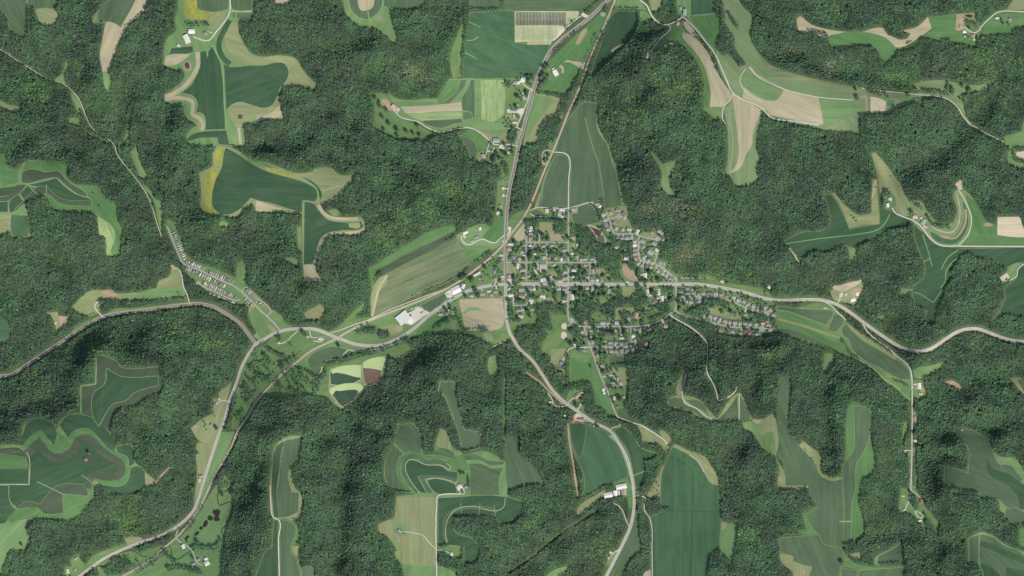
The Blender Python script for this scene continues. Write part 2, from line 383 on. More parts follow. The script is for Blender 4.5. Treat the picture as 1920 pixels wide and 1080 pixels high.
13 ~line:1.6 1425,795 1350,850 1300,940
13 ~line:1.8 1490,815 1390,880 1335,960 1330,1030 1295,1080
13 ~line:1.6 1165,885 1215,860
13 ~line:1.4 1095,1110 1150,1130 1240,1190 1300,1100
13 mead 1800,930 1850,895 1920,895 1870,940 1860,1000 1810,1020 1790,980
13 grav 1740,1000 1790,965 1815,1000 1780,1040 1745,1030
13 soy 1780,1080 1860,1010 1880,930 1920,910 2240,900 2240,1300 1920,1300 1800,1270 1710,1330 1690,1320 1740,1250 1780,1150
13 olv 1060,430 1150,430 1200,510 1290,600 1390,590 1420,500 1390,380 1410,340 1480,350 1560,440 1600,500 1650,590 1720,610 1720,560 1890,545 1920,640 2240,640 2240,765 1920,765 1420,765 1290,765 1210,700 1090,590
13 hay 1510,690 1535,560 1500,450 1480,370 1560,440 1600,500 1650,590 1720,610 1720,695
13 bare 1722,547 1890,545 1920,640 2240,650 2240,700 1718,700
13 hay 1450,760 1500,698 1920,705 2240,705 2240,765
13 soy2 1210,650 1300,690 1390,690 1440,640 1470,540 1455,420 1480,460 1505,560 1480,670 1410,745 1300,745 1240,710
13 ~tan:2.5 1100,480 1160,530 1210,600 1300,655 1380,660 1420,620 1440,500 1415,370
13 ~dirt:4 1290,690 1400,705 1460,640 1485,560 1480,490
13 past 1090,460 1140,490 1190,560 1270,630 1200,600 1130,540 1085,510
13 dirt 1610,610 1640,590 1700,610 1640,620
13 bare 1412,292 1428,285 1438,266 1452,282 1466,305 1456,322 1462,338 1436,343 1420,332 1424,312 1405,318
13 mead 1780,-10 1920,-10 2240,-20 2240,30 1920,25 1800,30
13 mead 1800,60 1840,40 1920,35 2240,30 2240,190 1920,185 1840,165 1800,130
13 bare 1860,65 1920,55 2240,60 2240,125 1920,118 1875,105
23 past 465,25 540,-20 680,-50 720,-20 700,40 650,130 580,110 500,90
Q rock 20,640 60,580 200,560 420,500 700,440 870,380 900,450 780,520 620,620 480,690 280,740 150,700
Q dirt 540,780 700,650 880,650 900,720 830,880 720,870 620,830
Q conc 715,780 820,745 830,800 790,860 720,870
12 mead 1035,60 1050,65 1130,150 1170,140 1250,120 1230,170 1190,230 1180,300 1230,400 1180,390 1120,310 1125,220 1080,130
12 mead 1330,480 1350,475 1410,520 1385,515
20 past 540,140 620,60 680,20 760,15 880,40 1000,35 1170,0 1190,-50 1270,-90 1290,-180 1340,-140 1380,0 1400,100 1300,90 1180,100 1080,110 960,115 880,80 780,90 740,180 690,210 600,190
20 mead 900,50 1000,40 1180,0 1370,0 1385,80 1200,85 1080,95 960,100
20 dirt 760,20 830,12 880,50 850,80 770,80
20 grass 770,215 850,160 1000,150 1400,105 1400,120 1000,180 800,212
20 grass 480,420 560,300 640,250 760,205 600,310
20 soy2 -320,250 0,250 60,260 85,340 50,410 0,415 -320,420
20 dirt 440,210 520,215 500,260 450,310
20 past 345,185 435,180 440,215 445,310 420,330 405,240
20 grass 430,445 480,415 510,435 470,460
20 dk 725,510 770,510 830,530 880,555 905,590 960,605 1195,590 1200,640 1220,700 1215,780 1100,830 1000,890 880,920 840,1000 820,1110 740,1040 760,1000 700,975 610,945 605,740 720,715
20 ~line:2.5 722,520 718,720 608,735 606,940
30 mead -320,110 0,95 100,90 165,20 170,-50 270,-100 380,-70 430,-10 445,-70 500,-120 600,-135 720,-80 830,10 870,110 970,95 1000,120 1010,220 1080,290 1090,350 1080,430 1000,440 920,465 830,455 770,400 700,400 690,520 650,560 560,650 500,665 250,650 190,720 215,790 205,880 90,890 50,950 20,1020 0,1080 -320,1200
30 soy 0,165 190,130 300,20 400,140 520,80 620,0 720,60 900,185 955,230 920,365 690,360 660,480 480,470 480,610 120,575 65,400 0,390
30 soy 170,20 200,-60 270,-98 380,-70 425,0 405,105 370,60 300,-5 250,10 190,100 100,95
30 soy 445,-50 500,-115 600,-130 700,-100 830,20 870,110 850,150 780,100 700,10 620,-20 560,-10 510,40
30 soy 740,-40 800,-480 860,-440 920,-415 1185,-420 1190,-350 1000,-290 950,-240 850,-210 800,-150 760,-70
30 soy 700,-290 790,-370 795,-480 860,-440 920,-415 1185,-420 1190,-350 1000,-290 950,-240 850,-210 800,-150 755,-70 740,-40 700,-105
30 ~hay:15 185,130 240,60 300,15 350,90 400,140 470,130 520,80 570,15 650,0 720,60 800,150 900,185 950,220 955,300 920,365 820,375 690,355
30 hay 405,105 430,0 500,40 500,100 440,140
30 ~hay:14 685,350 680,490 590,500 490,480 495,640
30 ~dk:15 205,170 290,75 335,140 400,190 480,185 550,140 590,65 655,45 760,140 850,205 905,245 900,315 820,335 680,330 650,420
30 soy 220,230 290,165 350,230 430,245 540,205 610,90 660,95 740,180 830,230 880,260 885,300 700,300 640,350 620,390 430,400 320,540 110,550 80,520 65,400 220,395
30 dk 300,540 430,400 620,390 660,450 655,480 480,465 470,500 480,610 320,610 290,575 120,575 200,520
30 dk -320,120 0,122 160,125 210,190 0,165 -320,165
30 hay -320,168 0,168 200,188 215,265 0,270 -320,270
30 soy -320,272 0,272 215,270 215,390 0,390 -320,390
30 soy -320,400 65,400 75,520 120,580 60,650 40,680 -320,690
30 soy 750,395 920,400 960,360 980,270 1030,255 1085,300 1088,400 1060,440 920,465 840,455
30 soy 870,110 970,95 1000,130 1010,240 965,262 955,190 880,150
30 ~line:1.4 65,400 75,520 125,580 290,570
30 ~pline:1.4 0,393 218,395 218,190 200,150
30 ~line:1.6 275,370 400,430 480,470
30 ~line:1.5 610,320 690,380
30 hay 120,582 290,572 320,617 470,615 500,490 660,490 690,400 690,520 640,560 560,645 480,662 250,645 160,660 80,680 60,655
30 past 690,375 720,370 750,400 700,405
30 past 1090,390 1085,300 1160,360 1120,395
30 ~dirt:4 1100,395 1160,385 1220,320 1275,270
30 stream 190,700 215,655 240,660 225,690 200,715
30 past 1480,80 1620,80 1560,280 1480,470 1450,560 1480,300 1470,150
30 mead 1640,0 1760,0 1700,150 1600,330 1480,580 1350,720 1480,520 1560,300
30 mead 1600,430 1680,330 1700,300 1745,390 1745,480 1750,560 1730,640 1700,720 1680,830 1660,1000 1640,1100 1400,1100 1300,1000 1240,960 1230,900 1380,760 1480,620
30 mead 1700,700 1680,830 1660,1000 1640,1400 700,1400 720,1080 1240,900 1300,850 1500,880
30 grass 600,1080 640,1000 700,930 900,850 1000,800 1060,790 1090,820 900,890 780,950
30 grass 720,1010 830,945 960,895 1100,890 1240,850 1270,870 1160,940 1000,1050 760,1090
30 lawn 530,960 560,925 620,920 600,960 640,990 600,1080 480,1080 490,1010 540,1010
30 scrub 930,800 980,785 1060,790 1060,820 960,850
30 pond 1592,600 1600,585 1650,588 1640,640 1655,660 1620,670 1600,655 1610,630
30 pond 1555,640 1570,625 1598,645 1580,665 1560,655
30 pond 1525,685 1545,660 1560,675 1535,715 1520,705
30 pond 1495,720 1510,705 1522,720 1505,735
30 pond 1455,770 1490,745 1495,755 1460,778
30 pond 1385,800 1415,775 1420,785 1400,810 1415,825 1405,828
20 past 1600,830 1720,840 1650,1080 1620,1170 1500,1150 1430,1050 1520,980 1600,940
20 past 1640,790 1670,760 1710,730 1740,700 1700,850 1650,845
20 past 1790,720 1860,700 1880,750 1820,790 1770,790
20 grass 1860,200 1920,130 2040,330 1960,390 1900,290
20 grass 1800,700 1860,520 1930,440 2040,490 2130,530 2210,480 2260,520 2200,590 2080,720 1950,850 1860,950 1790,1055 1730,1060 1760,900
21 grass 0,450 60,430 140,350 180,310 95,210 140,180 200,240 270,295 440,290 560,320 640,270 720,190 815,112 815,150 740,230 860,215 905,206 1100,135 1300,55 1440,-10 1900,-10 1880,250 1900,370 1820,420 1700,400 1540,340 1400,345 1300,340 1200,370 1120,400 1180,470 1060,545 990,500 965,650 820,750 640,920 600,890 520,815 100,815 60,800 300,560 330,520 200,500 100,440 0,520
21 corn 385,540 430,490 560,440 690,460 620,530 510,555 470,650 430,660 400,590
21 corn 640,525 700,465 740,485 650,525
21 ~tan:2.5 690,462 620,530 520,552 480,640 455,670
21 corn 1235,130 1420,35 1430,80 1320,180 1290,175
21 tan 1530,85 1850,75 1858,270 1835,300 1590,325 1560,270 1545,190 1525,110
21 line 1550,185 1590,155 1650,145 1705,172 1640,168 1600,172 1570,190
21 ~dirt:1.4 1560,222 1700,245 1840,272
21 line 1720,285 1750,282 1760,288 1725,290
21 hay 1200,330 1300,220 1540,215 1550,250 1440,240 1340,310 1220,380
21 past 1380,330 1490,265 1530,350 1470,340
21 mead 1385,330 1470,290 1470,325
21 past 900,320 1040,270 1100,290 1080,330 960,370
21 dirt 1045,290 1075,275 1105,295 1090,325 1050,325
21 scrub 360,190 480,120 520,170 480,240 380,230
L past 160,400 620,340 660,310 980,220 1010,240 960,560 900,640 720,690 560,880 360,1010 320,1000 130,760
L line 200,380 620,345 630,640 160,660
L pline 155,440 170,425 590,355 622,365 622,545 605,585 180,655 155,640
L wgreen 163,440 172,428 590,360 614,368 614,545 600,572 180,645 163,635
L pline 642,330 660,305 960,232 988,245 985,270 928,440 905,560 870,610 715,666 690,650 655,560
L wbrown 650,330 660,312 960,240 980,250 978,270 920,440 898,555 865,600 715,658 695,645 662,555
L pline 140,730 160,700 580,630 620,645 655,700 640,730 350,985 330,985 200,830 150,775
L wgreen 148,730 165,706 580,638 612,650 645,700 630,725 345,972 332,972 205,825 155,770
L algae 163,440 172,428 590,360 614,368 614,545 540,535 450,512 400,495 330,482 230,472 190,490 178,470
L algae 650,330 660,312 960,240 980,250 978,270 920,438 870,425 790,410 652,400
L algae 148,730 165,706 580,638 612,650 645,700 630,725 565,785 575,745 540,728 480,725 370,735 290,745 240,742 205,785 190,805 155,770
S ~pline:1.6 130,172 1075,172
S ~pline:1.6 132,395 780,392
S ~pline:1.4 132,172 132,625
S ~pline:1.4 132,612 690,612
S ~pline:1 890,176 890,385
S ~pline:1 925,176 925,330
S ~pline:1 962,176 962,270
S ~pline:1 1000,176 1000,310
S ~pline:1 1040,176 1040,270
S ~pline:1 1078,176 1078,240
S ~pline:0.9 890,280 1000,278
S ~pline:0.8 175,400 175,608
S ~pline:0.8 225,400 225,608
S ~pline:0.8 320,400 320,608
S ~pline:0.8 365,400 365,608
S ~pline:0.8 440,400 440,608
S ~pline:0.8 482,400 482,608
S ~pline:0.8 525,400 525,608
S ~pline:0.8 570,400 570,608
S ~pline:0.8 640,400 640,600
S ~pline:0.8 135,500 760,492
S line 910,272 990,272 990,320 925,320
21 mead 1745,520 1800,500 1810,640 1770,680 1740,620
21 ~grass:3.4 1865,640 1865,1160
21 past 1050,545 1170,470 1180,475 1060,550
21 past 1700,340 1760,340 1790,400 1720,400
21 corn 1380,700 1500,705 1500,790 1530,930 1560,1060 1680,1080 1690,1180 1660,1205 1550,1220 1520,1080 1480,980 1440,870 1410,800 1370,780
21 ~line:1.8 1380,705 1372,785 1412,805 1440,870 1485,985
31 past 220,40 335,25 335,130 305,240 265,280 300,430 330,450 330,640 300,660 130,655 110,560 100,420 125,200 145,110
31 soy 150,110 215,65 170,330 155,480 175,640 135,640 120,500 120,330
31 corn 220,65 330,42 325,150 290,240 250,280 240,330 270,450 322,455 318,600 220,640 175,640 155,470 175,330 190,150
31 hay 230,650 320,720 325,800 290,860 300,930 330,980 330,1400 0,1400 -10,1080 30,1000 80,890 120,870 135,650
31 soy 135,660 165,660 168,1400 -60,1400 0,1080 30,1000 80,890 120,870
31 corn 180,655 240,670 290,700 300,760 265,840 260,900 310,960 310,1400 180,1400
31 past 270,860 325,850 325,940 290,920
31 corn 340,1400 345,1020 390,1005 440,1030 445,1400
31 mead 970,200 1030,90 1060,0 1080,-50 1180,-65 1240,20 1250,170 1350,170 1340,110 1380,-30 1430,0 1480,120 1540,150 1560,170 1700,140 1800,180 1850,215 1870,220 1885,420 1890,470 1900,510 1360,500 1355,1000 1500,1050 1500,1400 1110,1400 1110,1080 1050,880 1000,800 920,740 920,700 1040,640 1050,480 1190,465 1010,420 970,370
31 corn 1040,60 1080,-50 1160,-62 1230,10 1245,60 1240,170 1160,145 1110,155 1050,90
31 corn 975,200 1030,95 1105,160 1070,200 1055,300 1080,370 1160,455 1020,430 980,380
31 ~hay:7 1150,450 1080,340 1070,250 1110,180 1170,155 1250,180 1330,195 1400,190 1480,230
31 ~corn:9 1215,450 1130,345 1108,260 1150,192 1210,190 1280,228 1380,225 1460,260
31 soy 1120,250 1150,210 1200,215 1270,245 1390,255 1440,290 1510,300 1510,350 1330,345 1265,355 1210,330 1280,460 1230,450 1150,350
31 ~pline:1.2 1225,455 1150,350 1120,260 1150,208 1200,212 1270,245 1390,252 1445,290 1460,260 1430,235
31 corn 1215,325 1290,320 1400,330 1510,350 1495,380 1340,345 1275,360 1340,450 1290,460
31 ~pline:1.2 1330,450 1270,355 1340,345 1490,383 1505,400
31 soy 1280,365 1340,350 1490,385 1510,460 1345,455
31 corn 1335,150 1370,120 1440,130 1490,170 1490,210 1400,180 1340,175
31 corn 1560,175 1650,165 1740,210 1860,220 1860,245 1760,250 1680,215 1570,210
31 corn 1595,240 1690,240 1770,275 1855,270 1825,330 1820,470 1610,475 1605,290
31 hay 1490,180 1560,170 1600,290 1510,300 1460,280 1480,230
31 past 1350,100 1380,-30 1420,-10 1470,130 1400,120
31 lawn 1510,300 1600,300 1610,470 1520,470
31 corn 1885,80 1910,40 1980,35 1985,90 1970,150 1990,190 2090,270 2165,395 2020,400 1950,425 1890,440
31 past 1050,490 1220,485 1350,490 1355,1000 1130,995 1060,960 1040,900 1120,860 1000,800 920,740 920,690 1040,640
31 ~line:1 1230,490 1220,600 1228,765
31 ~line:1 1210,780 1160,890 1170,995
31 mead 1020,700 1080,680 1130,720 1120,770 1040,760
31 soy 1365,495 1900,490 1920,500 2000,520 1990,620 1910,690 1850,680 1800,650 1680,630 1560,630 1490,640 1480,720 1520,770 1620,800 1670,880 1660,960 1600,990 1560,980 1565,860 1440,850 1365,870
31 dk 1420,640 1500,575 1640,555 1800,585 1810,600 1640,575 1500,595 1440,650 1425,760 1440,830 1415,800 1405,740
31 ~pline:1.1 1430,830 1420,760 1440,650 1500,580 1640,560 1800,590 1855,565 1870,495
31 ~line:1 1535,530 1545,640
31 ~line:1 1680,530 1670,640
31 ~line:1 1785,550 1795,640
31 lawn 1370,860 1440,850 1560,860 1555,960 1500,965 1440,930 1370,920
31 mead 1365,1000 1500,1050 1500,1400 1365,1400
22 past 1165,860 1200,815 1400,835 1450,890 1540,985 1690,790 1720,790 1800,985 1500,1000 1400,970 1330,925 1190,900
22 corn 1172,852 1200,822 1275,828 1295,870 1350,895 1400,915 1490,985 1420,970 1360,930 1230,895 1180,888
22 corn 1300,840 1390,840 1440,880 1480,955 1440,925 1350,880
22 corn 1545,985 1640,880 1690,800 1700,990 1560,990
22 corn 1710,800 1770,920 1790,990 1710,990
22 past 1300,580 1310,660 1290,720 1260,810 1230,790 1240,720 1270,640
22 mead 1730,1010 1890,980 1910,1030 1960,1080 2000,1240 1990,1260 1900,1230 1800,1080 1740,1060
22 dirt 1800,985 1885,985 1880,1000 1840,1020 1810,1000
22 grass 400,860 440,760 540,720 560,760 500,840 540,880 500,930
D lawn 520,440 600,300 720,240 800,240 760,360 740,480 800,600 720,560 600,500
D grav 590,630 670,600 760,640 860,720 700,720 590,700
D lawn 1180,330 1290,320 1280,400 1430,380 1410,330 1430,400 1290,480 1250,540 1180,400
22 soy2 435,1020 520,1010 620,1045 720,1090 800,1190 845,1290 870,1400 840,1440 720,1470 610,1540 520,1585 545,1490 530,1370 480,1270 445,1150
22 soy 435,1020 520,1012 560,1040 520,1250 500,1280 445,1150
22 soy 760,1065 830,1040 880,1080 930,1150 960,1190 1010,1220 1090,1240 1080,1270 1010,1300 1000,1400 960,1520 930,1525 910,1400 870,1230 800,1120
22 corn 785,920 820,905 860,920 900,990 860,985 800,950
D past 1560,780 1640,790 1920,960 1920,1080 1800,1020 1660,960
32 past 970,0 1060,0 1150,80 1180,110 1160,160 1100,90 980,80
32 hay 700,400 860,340 900,420 905,480 860,480 760,390
32 past 490,610 500,560 620,480 700,430 690,470 640,520 600,560 500,630
32 hay 870,490 905,490 905,560 880,580
32 line 720,30 760,20 850,160 890,300 925,450 920,480 895,380 850,230 800,100
32 past 1010,480 1100,310 1120,260 1140,240 1110,480 1060,500
32 ~line:2 905,330 990,295
32 soy2 1175,175 1205,110 1290,150 1370,200 1420,260 1450,320 1500,390 1555,400 1570,660 1560,870 1490,930 1480,1400 1050,1400 1035,640 1120,605 1115,450 1125,310 1150,240
32 ~soy:2.2 1190,180 1280,230 1340,280 1355,340 1350,600 1340,1080
32 ~soy:1.6 1060,650 1065,900 1075,1080
32 ~soy:1.4 1150,595 1560,600
32 past 1205,110 1220,90 1300,130 1450,190 1490,250 1550,350 1555,395 1500,385 1440,300 1370,200
32 ~tan:2 1330,170 1400,225 1440,300
32 corn 920,620 950,600 955,760 980,880 920,930 870,1000 830,1080 700,1400 600,1400 710,1080 820,870 890,730
32 line 905,600 925,610 900,720 830,870 720,1080 690,1080 800,880 885,720
32 tan 990,1060 1040,1030 1050,1400 960,1400
32 mead 1570,680 1690,690 1670,880 1650,970 1600,930 1560,870
32 past 1565,670 1610,680 1600,720 1565,740
32 mead 260,1400 260,1080 330,1030 420,1005 410,1040 350,1080 350,1400
32 grav 720,960 735,895 760,905 745,940 730,975
32 grass 740,930 810,880 800,920 730,1000 700,1000
32 past 1100,0 1120,-20 1180,30 1200,80 1170,100
23 grass 60,130 200,150 400,110 480,150 580,240 700,340 860,430 980,520 1060,590 1075,690 1060,830 980,760 830,640 700,560 560,500 480,470 240,390 70,345
23 corn 70,135 130,140 240,155 480,165 490,190 430,275 300,230 150,175 70,165
23 corn 495,195 555,200 570,245 510,330 450,320
23 corn 555,290 590,270 640,330 760,410 880,490 1000,560 1060,620 1065,690 980,680 840,600 720,540 640,470 600,380 560,350
23 corn 65,305 130,305 280,345 510,460 505,470 440,450 240,375 70,340
23 past 595,250 700,340 860,430 980,520 950,540 860,480 700,385 610,290
23 hay 70,180 150,185 300,240 420,285 400,320 240,270 75,225
23 hay 70,250 240,290 400,340 530,390 540,430 480,440 280,340 130,300 70,300
23 ~past:4 80,235 240,275 400,330 550,380
23 ~grass:6 560,400 610,480 700,550 800,610 880,690 960,740 1010,790 1070,840
23 ~pline:1 610,480 700,550 800,610 880,690 960,740 990,760
23 mead 425,490 500,490 495,570 430,655 415,630
23 mead 1095,620 1120,600 1230,580 1340,540 1320,580 1220,640 1140,680 1100,670
23 lawn 1080,690 1170,690 1180,780 1200,790 1180,820 1090,830
23 dirt 1140,760 1165,735 1180,770 1160,790
23 dirt 1310,710 1380,695 1450,735 1450,770 1400,745
23 past 1800,680 1860,670 1920,680 2240,690 2240,800 1920,800 1850,720
23 corn 1870,690 1920,680 2240,700 2240,790 1920,780
23 mead 1010,1080 1020,1010 1050,1000 1050,1090 1030,1090
23 past 1085,930 1115,920 1115,1010 1085,1040
23 mead 990,60 1000,0 1080,10 1060,50 990,70
23 mead 830,215 870,205 880,230 840,235
23 corn 85,670 160,665 175,760 165,860 160,1080 170,1110 230,1170 300,1260 370,1340 400,1410 310,1480 290,1480 140,1470 130,1410 120,1320 65,1270 75,1080
23 past -50,1010 0,960 40,940 60,1000 60,1240 30,1260 0,1240 -30,1160
33 grass 0,0 45,0 60,160 30,180 0,160 -40,60
33 past 60,190 130,330 130,400 300,400 305,420 240,430 80,430 70,370 90,290
33 past 230,100 270,70 300,100 390,170 400,310 480,340 540,335 560,350 470,372 400,335 340,220
33 hay 540,260 560,230 560,340 535,330
33 corn 305,410 410,345 470,370 555,355 555,850 500,850 410,825 390,770 270,640 260,610 370,550 310,480
33 hay 255,610 290,600 370,550 375,565 290,630 340,720 390,770 300,765 80,770 80,795 90,765 290,745
33 corn 85,795 390,770 410,830 555,870 555,980 530,1080 530,1400 310,1400 310,1080 330,1010 280,1000 190,980 185,930 90,900
33 past 85,910 190,930 190,970 280,1000 330,1010 310,1080 310,1400 150,1400 190,1050 100,980
33 dirt 255,1050 265,1035 275,1045 270,1060
23 hay 605,880 640,860 720,895 785,930 780,1000 770,1080 790,1200 780,1400 710,1440 700,1480 680,1620 720,1760 715,1860 690,1880 570,1920 560,1700 580,1300 590,1000
23 corn 635,890 700,885 775,940 770,1030 750,1150 700,1260 660,1330 655,1500 630,1620 625,1760 620,1890 570,1910 565,1650 570,1320 640,1220 650,1100
33 ~hay:2.6 562,240 563,860 552,960 540,1080
33 ~line:3 535,672 630,670
33 hay 560,880 620,960 700,1000 850,1010 1020,1000 1020,1012 700,1032 570,1010
33 past 610,920 690,900 700,960 640,950
33 corn 545,1020 670,1035 660,1080 640,1400 540,1400
33 mead 800,1000 800,950 830,920 900,885 990,820 1005,810 1010,880 990,850 900,900 830,940 815,1000
33 corn 812,1000 832,932 900,898 990,845 1010,880 1025,1000
33 corn 680,1037 1020,1015 1020,1400 650,1400
33 corn 1390,-30 1410,0 1450,60 1500,120 1500,310 1420,280 1325,270 1330,380 1380,440 1600,460 1590,500 1730,510 1790,565 1920,590 2240,600 2240,360 1920,360 1870,310 1820,250 1740,240 1690,150 1690,70 1640,50 1540,-10 1460,-30
33 mead 1380,430 1440,445 1590,455 1590,470 1400,468
33 mead 1690,150 1760,190 1850,190 1900,260 1920,300 2240,310 2240,400 1900,380 1820,250 1740,240
33 corn 1740,245 1820,252 1870,312 1910,360 1880,370 1800,310 1730,280
33 soy 1640,210 1700,280 1800,310 1870,360 1920,400 2240,420 2240,580 1920,570 1890,580 1870,480 1800,400 1680,340 1640,270
33 mead 1730,510 1790,560 1770,620 1750,600
33 corn 1790,580 1860,570 1920,600 2240,600 2240,690 1920,690 1860,690 1800,650 1775,620
33 mead 1495,800 1580,755 1600,750 1690,780 1790,850 1890,890 1930,900 1930,930 1590,1010 1580,1000 1500,990
33 corn 1505,800 1580,770 1580,980 1510,985
33 corn 1590,765 1680,785 1780,855 1890,895 1920,920 2240,950 2240,1400 1620,1400 1620,1080 1590,1000
33 ~soy:11 1590,835 1700,870 1800,915 1920,965 2100,1030
33 soy 1590,980 1680,1020 1740,1080 1760,1400 1620,1400 1620,1080
33 soy 1780,1015 1920,1040 2240,1060 2240,1400 1800,1400 1790,1080
33 hay 1890,730 1920,720 2240,720 2240,880 1920,880 1890,830
33 grass 1000,420 1060,430 1110,420 1130,460 1170,550 1250,640 1280,690 1270,800 1240,700 1170,650 1210,860 1180,740 1120,650 1040,600 980,580 990,500
33 past 1045,170 1110,100 1115,420 1050,430
33 corn 1040,180 1062,175 1062,420 1045,420
33 corn 1080,190 1110,160 1112,400 1082,410
33 mead 1010,0 1025,0 1025,60 1010,120
'''
